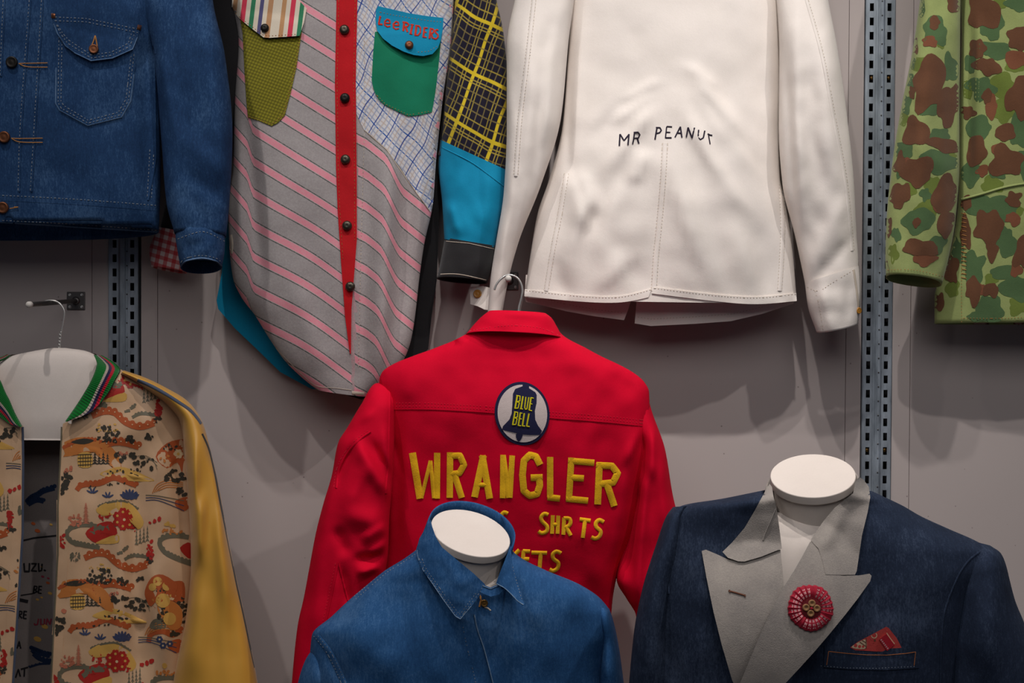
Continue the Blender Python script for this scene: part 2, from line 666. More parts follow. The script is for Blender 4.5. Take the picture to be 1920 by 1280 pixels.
M['denim'] = denim('worn_blue_denim', lin(20, 39, 68), lin(34, 63, 101), lin(80, 114, 154), 0.5)
M['denim_worn'] = denim('faded_denim_edge', lin(50, 82, 124), lin(92, 122, 158), lin(140, 162, 190), 0.5)
M['denim_sleeve'] = denim('lighter_blue_denim', lin(32, 62, 108), lin(50, 92, 146), lin(92, 134, 182), 0.5)  # lighter copy of the denim meant for the sleeve, unused
M['denim_in'] = denim('shaded_denim_inside', lin(18, 20, 28), lin(26, 30, 40), lin(40, 46, 58), 0.5)  # same denim, darkened for the shade inside the jacket, unused
M['chambray'] = denim('indigo_shirting', lin(24, 56, 96), lin(40, 82, 128), lin(84, 122, 164), 0.5)
M['chambray_edge'] = denim('pale_indigo_edge', lin(70, 98, 130), lin(108, 132, 158), lin(150, 168, 186), 0.5)
M['rawdenim'] = denim('dark_raw_denim', lin(21, 27, 41), lin(35, 45, 64), lin(74, 86, 108), 0.5)
M['greydenim'] = cloth('grey_reverse_denim', lin(166, 157, 148), lin(136, 129, 124), 0.9, 0.2, 0.2, 0.6, 0.25, 20)
M['tan_thread'] = cloth('tan_thread', lin(176, 122, 66))
M['orange_thread'] = cloth('orange_thread', lin(168, 98, 52))
M['grey_thread'] = cloth('pale_thread', lin(128, 136, 146))
M['white_thread'] = cloth('cream_thread', lin(206, 192, 174))
M['brown_thread'] = cloth('brown_thread', lin(104, 66, 48))
M['black'] = cloth('black_cotton', lin(20, 19, 21), lin(26, 25, 27), 0.9)
M['blackcuff'] = cloth('charcoal_cotton', lin(40, 39, 40), lin(32, 31, 33), 0.85)
M['red_tape'] = cloth('red_cotton', lin(196, 8, 22), lin(176, 4, 18), 0.8)
M['red'] = cloth('crimson_cotton', lin(212, 0, 42), lin(198, 0, 38), 0.85, 0.0, 0.12, 0.25, 0.2)
M['red_seam'] = cloth('crimson_thread', lin(222, 20, 52))
M['teal'] = cloth('teal_cotton', lin(0, 140, 178), lin(0, 128, 168), 0.8, 0.05, 0.25)
M['tealback'] = cloth('shaded_teal_cotton', lin(0, 122, 156), lin(0, 112, 146), 0.85)  # the shirt's teal with shade on the back put into the colour, unused
M['green'] = cloth('green_cotton', lin(0, 122, 88), lin(0, 112, 78), 0.8)
M['white'] = cloth('off_white_twill', lin(234, 225, 217), lin(226, 217, 208), 0.75, 0.1, 0.25, 0.3, 0.25)
M['whitein'] = cloth('shaded_white_twill', lin(216, 196, 174), lin(206, 186, 164), 0.85)  # the white twill tinted tan for shade and bounce, unused
M['yellow'] = cloth('yellow_felt', lin(248, 192, 20), lin(226, 168, 8), 0.85, 0.2, 0.2, 0.7, 0.5, 60)
M['inkthread'] = cloth('dark_purple_thread', lin(36, 26, 44))
M['redthread'] = cloth('red_orange_thread', lin(196, 52, 34))
M['navy'] = cloth('navy_felt', lin(18, 18, 52), lin(24, 24, 62))
M['patchwhite'] = cloth('white_felt', lin(206, 190, 184), lin(192, 176, 172), 0.9)
M['lime'] = cloth('yellow_green_thread', lin(206, 194, 10))
M['rose'] = cloth('rose_red_ribbon', lin(176, 18, 48), lin(146, 12, 38), 0.7)
M['rosedark'] = cloth('dark_red_ribbon', lin(104, 16, 26))
M['rosewhite'] = cloth('pale_pink_print', lin(224, 176, 176))
M['woodb'] = cloth('tan_button', lin(158, 118, 78), lin(138, 98, 62), 0.5)
M['bandana'] = cloth('coral_bandana', lin(204, 74, 68), lin(188, 58, 56))
M['bandana_red'] = cloth('red_label', lin(186, 22, 44))
M['bandana_cream'] = cloth('cream_print', lin(224, 196, 160))

def stripes():
    t = NT('pink_grey_stripe')
    s = t.n('ShaderNodeSeparateXYZ'); t.l(t.uv(), s.inputs[0])
    f = t.fract(s.outputs[0])
    g = lin(158, 151, 150); pk = lin(226, 142, 156); dk = lin(66, 66, 66); pl = lin(178, 172, 168)
    c = t.ramp(f, [(0, g), (0.325, dk), (0.36, pl), (0.385, pk), (0.615, pl), (0.64, dk), (0.675, g), (0.95, g)], 'CONSTANT')
    h = t.noise(t.pos(), 300, 3, 0.6, (1, 1, 1))
    c = t.mix(t.ramp(h, [(0.4, 0.0), (0.7, 0.28)]), c, lin(196, 190, 186))
    t.col(c)
    return t.done(0.9, 0, 0.1, 0.2, weave(t, 600, 0.4, 45, 0.3))
M['stripe'] = stripes()

def plaid(name, base, su, sv, extra=None):
    t = NT(name)
    s = t.n('ShaderNodeSeparateXYZ'); t.l(t.uv(), s.inputs[0])
    c = base
    for (ax, stops) in ((0, su), (1, sv)):
        f = t.fract(s.outputs[ax])
        for (p0, w, colr, a) in stops:
            d = t.math('ABSOLUTE', t.math('SUBTRACT', f, p0))
            k = t.ramp(d, [(0, a), (w * 0.5, a), (min(w * 0.5 + 0.012, 0.99), 0.0)])
            c = t.mix(k, c, colr)
    t.col(c)
    return t.done(0.88, 0, 0.1, 0.2, weave(t, 600, 0.4, 45, 0.3))
bl = lin(20, 84, 160); bl2 = lin(36, 64, 140); pg = lin(150, 158, 182); gy = lin(186, 170, 160)
M['blueplaid'] = plaid('blue_windowpane_check', lin(206, 204, 206),
    [(0.25, 0.07, pg, .8), (0.5, 0.07, gy, .7), (0.75, 0.07, pg, .8), (0.06, 0.05, bl, 1.0)],
    [(0.25, 0.07, pg, .8), (0.5, 0.07, gy, .7), (0.75, 0.07, pg, .8), (0.08, 0.05, bl2, .95)])
ye = lin(206, 180, 40); ye2 = lin(166, 146, 58); ye3 = lin(120, 106, 62)
M['navyplaid'] = plaid('navy_yellow_plaid', lin(24, 20, 38),
    [(0.10, 0.07, ye, 1.0), (0.26, 0.012, ye2, .9), (0.34, 0.012, ye2, .9), (0.50, 0.012, ye3, .9), (0.66, 0.012, ye3, .9), (0.82, 0.012, ye2, .9), (0.90, 0.012, ye2, .9)],
    [(0.10, 0.055, ye, 1.0), (0.22, 0.010, ye2, .9), (0.28, 0.010, ye2, .9), (0.44, 0.010, ye3, .9), (0.60, 0.010, ye3, .9), (0.76, 0.010, ye3, .9), (0.92, 0.010, ye2, .9)])
ol = lin(70, 66, 18)
M['olive'] = plaid('olive_micro_check', lin(134, 128, 34),
    [(0.5, 0.30, lin(86, 80, 20), .75)], [(0.5, 0.30, lin(80, 74, 18), .75)])
M['gingham'] = plaid('red_gingham', lin(206, 186, 184),
    [(0.5, 0.46, lin(176, 10, 30), .70)], [(0.5, 0.46, lin(176, 10, 30), .70)])
t = NT('candy_stripe')
s = t.n('ShaderNodeSeparateXYZ'); t.l(t.uv(), s.inputs[0])
cr = lin(216, 204, 184)
t.col(t.ramp(t.fract(s.outputs[0]), [(0, cr), (0.04, lin(186, 140, 98)), (0.13, cr), (0.22, lin(206, 60, 82)), (0.32, cr), (0.41, lin(52, 124, 88)), (0.50, cr),
     (0.59, lin(84, 82, 122)), (0.67, cr), (0.76, lin(184, 138, 100)), (0.86, cr)], 'CONSTANT'))
M['candy'] = t.done(0.88, 0, 0.1, 0.2, weave(t))

# souvenir jacket
t = NT('ivory_brocade'); p = t.pos()
c = t.mix(t.noise(p, 30, 4), lin(214, 178, 142), lin(196, 156, 120))
t.col(c)
M['brocade'] = t.done(0.42, 0, 0.1, 0.45, t.bump(t.noise(p, 420, 2, 0.5, (1, 1, 5)), 0.25, 0.0006))
t = NT('gold_satin'); p = t.pos()
t.col(t.mix(t.noise(p, 8, 3), lin(214, 160, 62), lin(206, 150, 52)))
M['gold'] = t.done(0.40, 0.0, 0.15, 0.7, t.bump(t.noise(p, 500, 2, 0.5, (1, 1, 3)), 0.1, 0.0004))
for nm, c in (('rust', (182, 88, 46)), ('softorange', (200, 122, 60)), ('bred', (180, 44, 36)), ('dkleaf', (62, 56, 46)), ('sage', (112, 104, 84)),
              ('goldprint', (214, 166, 84)), ('navyprint', (64, 72, 102)), ('creamprint', (226, 196, 152)), ('pinkprint', (196, 116, 88))):
    M[nm] = cloth('print_' + nm, lin(*c), None, 0.5, 0, 0.35, 0.2, 0.1)
M['lining'] = cloth('slate_lining', lin(140, 130, 126), lin(126, 117, 114), 0.6)
M['liningdark'] = cloth('lining_black_print', lin(26, 24, 28))
M['liningblue'] = cloth('lining_blue_print', lin(26, 46, 78))
M['liningpink'] = cloth('lining_pink_print', lin(150, 52, 70))
M['slate'] = cloth('slate_blue_braid', lin(74, 82, 100))
t = NT('rib_knit')
s = t.n('ShaderNodeSeparateXYZ'); t.l(t.uv(), s.inputs[0])
gr = lin(0, 102, 34)
t.col(t.ramp(s.outputs[0], [(0, gr), (0.42, lin(176, 160, 146)), (0.53, lin(34, 30, 66)), (0.66, lin(176, 12, 40)), (0.79, gr)], 'CONSTANT'))
rib = t.math('SINE', t.math('MULTIPLY', s.outputs[1], 6.28318 * 46))
M['rib'] = t.done(0.95, 0, 0.3, 0.15, t.bump(rib, 0.5, 0.0012))

# camouflage
M['camo'] = cloth('camouflage_ground', lin(152, 163, 102), lin(138, 150, 90))
M['camob'] = cloth('camouflage_brown', lin(104, 68, 44), lin(92, 58, 38))
M['camor'] = cloth('camouflage_russet', lin(126, 78, 52), lin(112, 66, 44))
M['camog'] = cloth('camouflage_green', lin(80, 106, 66), lin(70, 95, 58))
M['camoo'] = cloth('camouflage_olive', lin(108, 124, 52), lin(98, 112, 46))
# ------------------------------------------------------------------ the setting
SH = 0.0105
def lean(mb, o=0):
    for i in range(o, len(mb.v)):
        if mb.v[i].x > 0.60: mb.v[i].x += SH * (mb.v[i].z - 1.24)

def wx(px): return (px - 960.0) / 1000.0

w = MB()
for a, b in ((-900, 172), (172.8, 203.5), (264.5, 295), (295.8, 1583), (1583.8, 1612), (1670.5, 1704), (1704.8, 2900)):
    n0 = 8 if b - a > 200 else 1
    box(w, wx(a), wx(b), 0.0, 0.018, 0.0, 3.4, 0, 0.0006)
lean(w)
o = w.build('wall_back', M['wall']); o['kind'] = 'structure'
w = MB(); box(w, -1.9, 2.0, 0.03, 0.05, 0.0, 3.4)  # sheet behind the panels, the shade of the gaps is in its colour
o = w.build('gap_backing_1', M['gap']); o['kind'] = 'structure'
w = MB(); box(w, -3.0, 3.0, -4.5, 0.05, -0.05, 0.0)
o = w.build('floor', M['floor']); o['kind'] = 'structure'

def upright(x0, ph, label):
    t = thing('slotted_upright', label, 'shelf upright', (x0 + 0.028, 0.0, 0.0), None)
    zs = [0.0]
    z = ph
    while z < 3.36:
        zs += [z - 0.0073, z + 0.0073]; z += 0.0268
    zs.append(3.4)
    Y = -0.0035
    for nm, a, s0, s1, b in (('slotted_rail', 0.0, 0.0075, 0.0150, 0.0185), ('slotted_rail', 0.0365, 0.0405, 0.0480, 0.0555)):
        mb = MB()
        xs = [a, s0, s1, b]
        g = [[mb.add((x0 + x, Y, z)) for x in xs] for z in zs]
        bk = [[mb.add((x0 + x, Y + 0.0025, z)) for x in xs] for z in zs]
        for j in range(len(zs) - 1):
            hole = (j % 2 == 1) and j < len(zs) - 2
            for k in range(3):
                if hole and k == 1:
                    mb.face((g[j][1], g[j + 1][1], bk[j + 1][1], bk[j][1]), 0, True)
                    mb.face((g[j][2], bk[j][2], bk[j + 1][2], g[j + 1][2]), 0, True)
                    mb.face((g[j][1], bk[j][1], bk[j][2], g[j][2]), 0, True)
                    mb.face((g[j + 1][1], g[j + 1][2], bk[j + 1][2], bk[j + 1][1]), 0, True)
                else:
                    mb.face((g[j][k], g[j][k + 1], g[j + 1][k + 1], g[j + 1][k]), 0, True)
        # returned outer flange and inner web
        box(mb, x0 + (a if a < 0.01 else b - 0.0014), x0 + (a + 0.0014 if a < 0.01 else b), Y, 0.026, 0.0, 3.4, 0, 0.0004)
        lean(mb)
        mb.build(nm, M['steel'], t)
    mb = MB()
    xs = [0.0185, 0.0197, 0.0255, 0.0262, 0.0290, 0.0297, 0.0353, 0.0365]
    dy = [Y, 0.0035, 0.0035, 0.0022, 0.0022, 0.0035, 0.0035, Y]
    r0 = [mb.add((x0 + x, y, 0)) for x, y in zip(xs, dy)]
    r1 = [mb.add((x0 + x, y, 3.4)) for x, y in zip(xs, dy)]
    for k in range(7): mb.face((r0[k], r0[k + 1], r1[k + 1], r1[k]), 0, True)
    lean(mb)
    mb.build('web', M['steel'], t)
    first = None
    z = ph
    while z < 2.3:
        if z > 0.95:
            x = x0 + 0.0325; zz = z + 0.013
            if x > 0.60: x += SH * (zz - 1.24)
            if first is None:
                mb = MB()
                lathe(mb, Vector((x, 0.0033, zz)), Vector((0, -1, 0)), [(0.0014, 0), (0.0013, 0.0010), (0, 0.0011)], 8)
                first = mb.build('rivet', M['zinc'], t); r0x, r0z = x, zz
            else:
                c = first.copy(); COL.objects.link(c); c.parent = t
                c.location = (x - r0x, 0, zz - r0z)
        z += 0.0268
    return t
zph = lambda py: ZC - (py - 640) / 1000.0
upL = upright(wx(204.5), (zph(484) % 0.0268), 'galvanised slotted upright between the gold sleeved jacket and the denim jacket')
upR = upright(wx(1613.5), (zph(577) % 0.0268), 'tall galvanised slotted upright between the white jacket and the camouflage jacket')
for i, (px, py) in enumerate(((1625, 843), (1658, 843), (1634, 146), (1666, 146))):
    mb = MB()
    lathe(mb, P(px, py, -0.006), Vector((0, -1, 0)), [(0.0044, -0.02), (0.0044, 0.003), (0.0030, 0.0042), (0, 0.0045)], 8)
    mb.build('bolt', M['brass'], upR)['label'] = 'small brass bolt end'

def wall_hook(cx, cy, tip, label, plate=0.034):
    """plate with four screws and a long round arm; cx,cy on the wall; tip=(px,py,d)"""
    c = P(cx, cy, 0.0)
    t = thing('wall_hook', label, 'hook', tuple(c))
    mb = MB()
    box(mb, c.x - plate / 2, c.x + plate / 2, -0.003, 0.0, c.z - plate / 2, c.z + plate / 2, 0, 0.0012)
    lathe(mb, c + Vector((0, -0.003, 0)), Vector((0, -1, 0)), [(0.008, 0), (0.007, 0.002), (0.0052, 0.003), (0, 0.003)], 14)
    mb.build('mounting_plate', M['zinc'], t)
    for sx in (-1, 1):
        for sz in (-1, 1):
            mb = MB()
            lathe(mb, c + Vector((sx * plate * 0.33, -0.003, sz * plate * 0.33)), Vector((0, -1, 0)), [(0.0032, 0), (0.0028, 0.0012), (0.0010, 0.0016), (0.0008, 0.0009), (0, 0.0009)], 10)
            mb.build('screw', M['wire'], t)
    e = P(*tip)
    mb = MB()
    tube(mb, [c + Vector((0, -0.004, 0)), c.lerp(e, 0.5), e], 0.0042, 12)
    mb.build('arm', M['zinc'], t)
    mb = MB()
    dr = (e - c).normalized()
    lathe(mb, e - dr * 0.002, dr, [(0.0050, -0.006), (0.0056, -0.004), (0.0056, 0.002), (0.0040, 0.0045), (0, 0.0052)], 14)
    mb.build('end_cap', M['tip'], t)['label'] = 'pale end cap'
    return t
wall_hook(143, 564, (54, 571, 0.262), 'dull metal wall hook with square plate above the gold sleeved jacket')
wall_hook(955, 527, (953, 522, 0.285), 'metal wall hook seen end on above the red jacket collar')

def wire_hook(pts, d, r=0.0016):
    return [P(x, y, d) for x, y in crv(pts, 6)]
# ------------------------------------------------------------------ denim jacket, top left
DZ[0] = -0.01
t = thing('denim_jacket', 'faded blue denim jacket with flap pocket and copper buttons', 'jacket', tuple(P(-10, 440, 0.19)))
fo = folds([(150, 250, 260, 420, 40, 0.006), (270, 30, 285, 420, 16, -0.010), (20, 40, 20, 340, 12, 0.003), (100, 300, 60, 420, 30, -0.004),
            (240, 0, 285, 90, 20, 0.008)], [(0.006, 150, 200), (0.0022, 40, 60)], 3.1)
body = MB()
loft(body, [(-210, -330, 190, -330, .19, .04, .04), (-300, -270, 262, -270, .19, .05, .05), (-335, -150, 285, -150, .20, .06, .06), (-330, 0, 284, 0, .205, .062, .06),
            (-325, 110, 294, 110, .19, .064, .06), (-322, 270, 302, 270, .175, .062, .06), (-318, 380, 300, 380, .165, .060, .06, -6), (-316, 434, 298, 434, .16, .056, .06, -17)],
     120, 110, 0.8, fold=fo, lip=0.002)
S = Surf(body)
fo2 = folds([(385, 20, 420, 330, 22, 0.010), (330, 60, 350, 400, 24, -0.006), (300, 100, 330, 260, 14, 0.008), (330, 250, 430, 330, 18, 0.006), (340, 320, 425, 380, 14, -0.004)],
            [(0.006, 60, 120), (0.0022, 22, 40)], 8.2)
slv = MB()
loft(slv, [(240, -270, 330, -300, .19, .04, .04), (258, -140, 385, -170, .20, .045, .045), (266, 0, 399, 0, .205, .048, .045), (288, 100, 422, 105, .21, .05, .045), (303, 270, 436, 253, .21, .05, .045),
           (312, 380, 430, 382, .21, .047, .045), (327, 437, 424, 444, .21, .044, .044, -8)], 84, 100, 0.85, fold=fo2, lip=0.0015)
SS = Surf(slv)
cuff = MB()
loft(cuff, [(331, 430, 420, 436, .21, .040, .040, -12), (329, 442, 422, 448, .21, .046, .045, -12), (332, 465, 421, 472, .21, .046, .045, -12), (338, 500, 416, 500, .21, .043, .043, -13)], 72, 24, 0.9,
     fold=folds([], [(0.003, 20, 20)], 2), lip=0.002)
CS = Surf(cuff)
A, B = 0, 1
# body seams and stitching
st = [(0.9, 1.0)]
for pl in ([(57, 0), (40, 236), (36, 359)], [(80, 0), (70, 170), (59, 359)], [(8, 0), (2, 143)]):
    pl = crv(pl, 5)
    stroke(body, pl, 4.5, S, 0.0006, 0.0014, 0)
    stroke(body, [(x - 2.2, y) for x, y in pl], 1.5, S, 0.0018, 0.0004, 2, (5, 2.2), step=2)
stroke(body, [(290, 30), (292, 300), (278, 375)], 5, S, .0006, .0014, 0)
stroke(body, [(281, 280), (276, 372)], 1.4, S, .0008, 0, 2, (5, 2), step=2)
stroke(body, [(288, 290), (284, 372)], 1.4, S, .0008, 0, 2, (5, 2), step=2)
body.build('body', [M['denim'], M['denim_worn'], M['grey_thread']], t)
stroke(slv, crv([(262, 20), (280, 60), (291, 101)], 5), 5, SS, .0006, .001, 0)
slv.build('sleeve', [M['denim']], t)
stroke(cuff, crv([(333, 448), (380, 434), (421, 452)], 6), 1.4, CS, .0008, .0003, 1, (5, 2), step=2)
stroke(cuff, crv([(339, 492), (348, 484), (378, 479), (405, 484), (415, 492)], 6), 1.5, CS, .0008, .0003, 1, (5, 2), step=2)
stroke(cuff, crv([(338, 500), (350, 489), (378, 484), (403, 489), (416, 499)], 6), 3.2, CS, .0008, .001, 2)
cuff.build('cuff', [M['denim'], M['grey_thread'], M['denim_worn']], t)
# waistband
wb = MB()
pw = [(-60, 360), (0, 362), (150, 370), (292, 380), (298, 408), (298, 434), (150, 426), (0, 416), (-60, 414)]
patch(wb, pw, S, 0.0022, 0.0022, 0, 8)
SW = Surf(wb, body)
for pl in ([(-60, 364), (0, 366), (150, 374), (292, 385)], [(-60, 411), (0, 413), (150, 421), (296, 432)]):
    stroke(wb, crv(pl, 6), 1.5, SW, .0008, .0003, 1, (5, 2), step=2)
stroke(wb, crv([(-60, 415), (0, 417), (150, 426), (297, 435)], 6), 2.6, SW, .0008, .0006, 2)
stroke(wb, crv([(-60, 372), (0, 374), (150, 382), (292, 393)], 6), 4, SW, .0004, -0.0, 0)
wbo = wb.build('waistband', [M['denim'], M['grey_thread'], M['denim_worn']], t)
# pocket and flap
pk = MB()
pp = cDEN((250, 120), (250, 300), (248, 460), (265, 490), (390, 558), (540, 520), (580, 450), (595, 330), (606, 230), (500, 180), (380, 150))
patch(pk, pp, S, 0.0020, 0.0024, 0, 7)
SP = Surf(pk, body)
pin = cDEN((262, 160), (260, 300), (258, 456), (273, 482), (391, 547), (534, 511), (571, 446), (585, 330), (596, 240))
stroke(pk, pin, 1.5, SP, .0008, .0003, 1, (5, 2), step=2)
pin2 = cDEN((276, 160), (273, 300), (271, 450), (284, 470), (391, 534), (526, 499), (560, 440), (573, 330), (584, 240))
stroke(pk, pin2, 1.5, SP, .0008, .0003, 1, (5, 2), step=2)
stroke(pk, cDEN((249, 300), (247, 460), (265, 491), (390, 559), (541, 521), (581, 450), (596, 330)), 2.2, SP, .0010, .0006, 2)
pk.build('pocket', [M['denim'], M['grey_thread'], M['denim_worn']], t)
fl = MB()
fp = cDEN((233, 62), (300, 60), (380, 68), (500, 92), (627, 118), (612, 165), (590, 220), (500, 260), (405, 272), (330, 235), (290, 205), (255, 150), (238, 105))
patch(fl, fp, SP, 0.0026, 0.0030, 0, 6, lift=lambda x, y: 0.004 * sstep(60, 115, y))
SF = Surf(fl, pk, body)
stroke(fl, cDEN((243, 76), (380, 82), (500, 106), (616, 130)), 1.5, SF, .0008, .0003, 1, (5, 2), step=2)
stroke(fl, cDEN((243, 92), (380, 97), (500, 121), (612, 145)), 1.5, SF, .0008, .0003, 1, (5, 2), step=2)
for k in (10, 24):
    q = cDEN((248 + k * .3, 110), (262 + k * .6, 150 - k * .2), (297 + k * .3, 202 - k), (405, 268 - k), (494, 256 - k), (582 - k * .5, 216 - k), (608 - k, 150))
    stroke(fl, q, 1.5, SF, .0008, .0003, 1, (5, 2), step=2)
stroke(fl, cDEN((238, 105), (255, 150), (290, 205), (330, 235), (405, 271), (500, 259), (590, 219), (612, 165)), 2.4, SF, .001, .0006, 2)
for q in (cDEN((228, 70), (245, 70)), cDEN((610, 120), (628, 124))):
    stroke(fl, q, 9, SF, .001, .0008, 3, step=2)
stroke(fl, crv(cDEN((423, 158), (416, 182), (408, 205), (412, 225), (420, 228), (432, 214), (428, 182), (423, 158)), 4), 2.6, SF, .001, .0012, 4, step=2)
flo = fl.build('pocket_flap', [M['denim'], M['grey_thread'], M['denim_worn'], M['copper'], M['tan_thread']], t)
sub(flo, t)
button(*cDEN((418, 219))[0], 9, SF, M['copper'], flo, label='copper ring button')
for (bx, by, y1, x1) in ((23, 117, 122, 89), (9, 257, 263, 80), (6, 389, 389, 26)):
    sf = SW
    hs = MB()
    for k in ((-4, 4) if bx != 6 else (-1,)):
        stroke(hs, crv([(bx + 12, by + 2), (bx + 28, y1 + k * .8), (x1, y1 + k)], 5), 1.8, sf, .0016, .0008, 0, step=2)
    hs.build('buttonhole', M['tan_thread'], t)['label'] = 'tan stitched buttonhole'
    button(bx, by, 11, sf, M['darksnap'] if bx == 23 else M['copper'], t)

# ------------------------------------------------------------------ patchwork shirt
DZ[0] = -0.045
t = thing('patchwork_shirt', 'long patchwork shirt of pink and grey stripes with red button placket', 'shirt', tuple(P(650, 740, 0.13)))
def ph_left(px, py):
    w = 0.0
    if px < 476: w += 24 * sstep(476, 462, px) + max(0.0, 466 - px) * 0.5
    w += 5 * math.sin((px - 520) / 38.0) * sstep(300, 500, py)
    return (py - 0.62 * (px - 631) - 50 + w) / 58.2 + 0.5
def ph_right(px, py):
    fx = 733 - 0.055 * (py - 400)
    w = -36 * sstep(fx - 20, fx + 24, px)
    w += -6 * (1 - sstep(665, 690, px))
    return (py - 372 - 0.80 * (px - 668) + w) / 59.3 + 0.5
def uv_front(px, py, co):
    return (ph_left(px, py) if px < 662 else ph_right(px, py), 0)
fo = folds([(466, 230, 490, 520, 14, -0.012), (445, 240, 450, 480, 10, 0.010), (735, 250, 712, 720, 15, 0.020, 1.8), (765, 330, 740, 650, 16, -0.010), (790, 300, 785, 480, 9, 0.008),
            (560, 200, 500, 600, 34, 0.006), (600, 420, 590, 720, 24, -0.005), (540, 500, 620, 730, 26, 0.007), (690, 320, 683, 720, 14, -0.006), (690, 30, 820, 300, 40, 0.008),
            (683, 180, 683, 330, 6, 0.004), (625, 0, 632, 400, 12, -0.004)], [(0.006, 90, 140), (0.002, 30, 40)], 5.5)
body = MB()
loft(body, [(470, -330, 800, -330, .13, .03, .03), (440, -250, 850, -250, .13, .045, .04), (434, -100, 855, -100, .13, .05, .05), (436, 0, 851, 0, .13, .05, .05), (447, 80, 846, 80, .13, .05, .05), (440, 190, 830, 190, .13, .05, .05),
            (437, 312, 818, 300, .13, .05, .05), (428, 395, 812, 380, .13, .05, .05), (430, 460, 795, 460, .13, .05, .05), (437, 522, 785, 532, .13, .048, .05),
            (452, 556, 782, 560, .13, .046, .05), (478, 591, 778, 594, .13, .044, .05), (506, 636, 770, 640, .13, .04, .05), (534, 676, 756, 676, .13, .036, .045), (562, 704, 735, 704, .13, .032, .04),
            (592, 729, 690, 742, .13, .028, .03, 3)], 130, 150, 0.8, fold=fo, uvf=uv_front, part='front')
S = Surf(body)
hem = crv([(509, 650), (534, 676), (562, 704), (591, 727), (625, 731), (657, 735)], 5)
stroke(body, [(x + 2, y - 4) for x, y in hem], 1.2, S, .0006, .0003, 1)
stroke(body, crv([(660, 736), (683, 738)], 4), 6, S, .0006, .0006, 1)
stroke(body, [(683, 250), (676, 500), (672, 690)], 1.2, S, .0005, .0003, 1, (5, 2), step=2)
stroke(body, crv([(432, 440), (434, 455), (433, 475)], 4), 7, S, .0006, .0015, 1)
body.build('front', [M['stripe'], M['white_thread']], t)
# back, longer than the front: teal left, black right
bk = MB()
fob = folds([], [(0.006, 70, 120)], 9)
bpoly_t = [(430, 380), (423, 422), (416, 510), (406, 563), (409, 579), (440, 615), (481, 654), (525, 697), (584, 729), (628, 734), (690, 745), (690, 380)]
D_b = Depth([(420, 420, .10), (406, 570, .085), (525, 697, .07), (640, 735, .075), (690, 400, .085)])
patch(bk, bpoly_t, D_b, 0, .0016, 0, 12, lift=lambda x, y: fob(x, y))
bk.build('back_panel', [M['teal']], t)['label'] = 'teal left half of the longer back'
bk = MB()
D_b2 = Depth([(640, 735, .077), (690, 400, .088), (830, 380, .10), (800, 640, .085)])
patch(bk, [(640, 380), (640, 737), (678, 749), (735, 720), (766, 690), (803, 654), (809, 594), (819, 525), (824, 380), (836, 200), (820, 190), (700, 200)], D_b2, 0, .0016, 0, 12, lift=lambda x, y: fob(x, y))
bk.build('back_panel', [M['black']], t)['label'] = 'black right half of the longer back'
# blue check panel
pn = MB()
def uv_blue(px, py, co):
    wv = 8 * noise.noise(Vector((px / 40, py / 60, 1)))
    return ((px - py + wv) / 40.0 + 0.3, (px + py * 0.52 + wv) / 36.0 + .2)
pnl = [(668, -60), (668, 0), (667, 156), (668, 212), (672, 222), (683, 244), (704, 262), (725, 281), (752, 316), (775, 353), (807, 398), (812, 380), (817, 300), (829, 190), (844, 80), (849, 0), (852, -60)]
patch(pn, pnl, S, .0012, .0012, 0, 7, uvf=uv_blue)
SPn = Surf(pn, body)
stroke(pn, [(683, 40), (684, 240)], 1.2, SPn, .0005, .0003, 1, (5, 2), step=2)
stroke(pn, [(683, 244), (725, 281), (775, 353), (806, 396)], 2.2, SPn, .0004, .0005, 1)
pn.build('check_panel', [M['blueplaid'], M['white_thread']], t)['label'] = 'white front panel with blue check'
# red placket
pl = MB()
plp = [(632, -60), (631, 0), (628, 156), (630, 312), (633, 391), (639, 485), (647, 594), (656, 663), (658, 663), (659, 579), (664, 516), (669, 450), (669, 344), (667, 156), (670, 0), (670, -60)]
patch(pl, plp, S, .0030, .0028, 0, 6)
SPl = Surf(pl, pn, body)
stroke(pl, [(635, 0), (632, 156), (634, 312), (637, 391), (643, 485)], 1, SPl, .0006, .0002, 1, (5, 2), step=2)
stroke(pl, [(666, 0), (663, 156), (665, 344), (665, 450)], 1, SPl, .0006, .0002, 1, (5, 2), step=2)
pl.build('placket', [M['red_tape'], M['orange_thread']], t)
sn = [(1.0, 0), (1.0, .2), (.86, .5), (.5, .72), (.2, .66), (0, .64)]
for (x, y, d) in ((646, 56, 0), (647, 184, 1), (648, 299, 0), (651, 423, 0), (657, 537, 0)):
    button(x, y, 9.2, SPl, M['darksnap'] if d else M['snap'], t, prof=sn)
# left pocket with striped flap
pk = MB()
pkp = [(447, 20), (455, 62), (458, 125), (462, 190), (465, 220), (485, 226), (509, 236), (521, 230), (534, 216), (546, 170), (556, 125), (566, 59), (560, 40)]
patch(pk, pkp, S, .0020, .0020, 0, 7, uvf=lambda px, py, co: ((px + .5 * py) / 6.2, (py - .35 * px) / 6.2))
SPk = Surf(pk, body)
stroke(pk, [(466, 218), (509, 233), (532, 214), (554, 125), (563, 62)], 1.2, SPk, .0006, .0003, 1, (4, 2), step=2)
pk.build('pocket', [M['olive'], M['tan_thread']], t)['label'] = 'olive checked pocket'
fl = MB()
flp = [(434, 16), (438, -30), (520, -24), (560, 0), (575, 16), (570, 42), (562, 67), (535, 69), (505, 71), (494, 70), (470, 52), (448, 34)]
def uv_candy(px, py, co): return ((px + .12 * py - 434) / 92.0, 0)
patch(fl, flp, SPk, .0024, .0026, 0, 7, lift=lambda x, y: .005 * sstep(20, 70, y), uvf=uv_candy)
SF = Surf(fl, pk, body)
stroke(fl, [(448, 31), (494, 66), (506, 67), (558, 64)], 1.1, SF, .0006, .0003, 1, (4, 2), step=2)
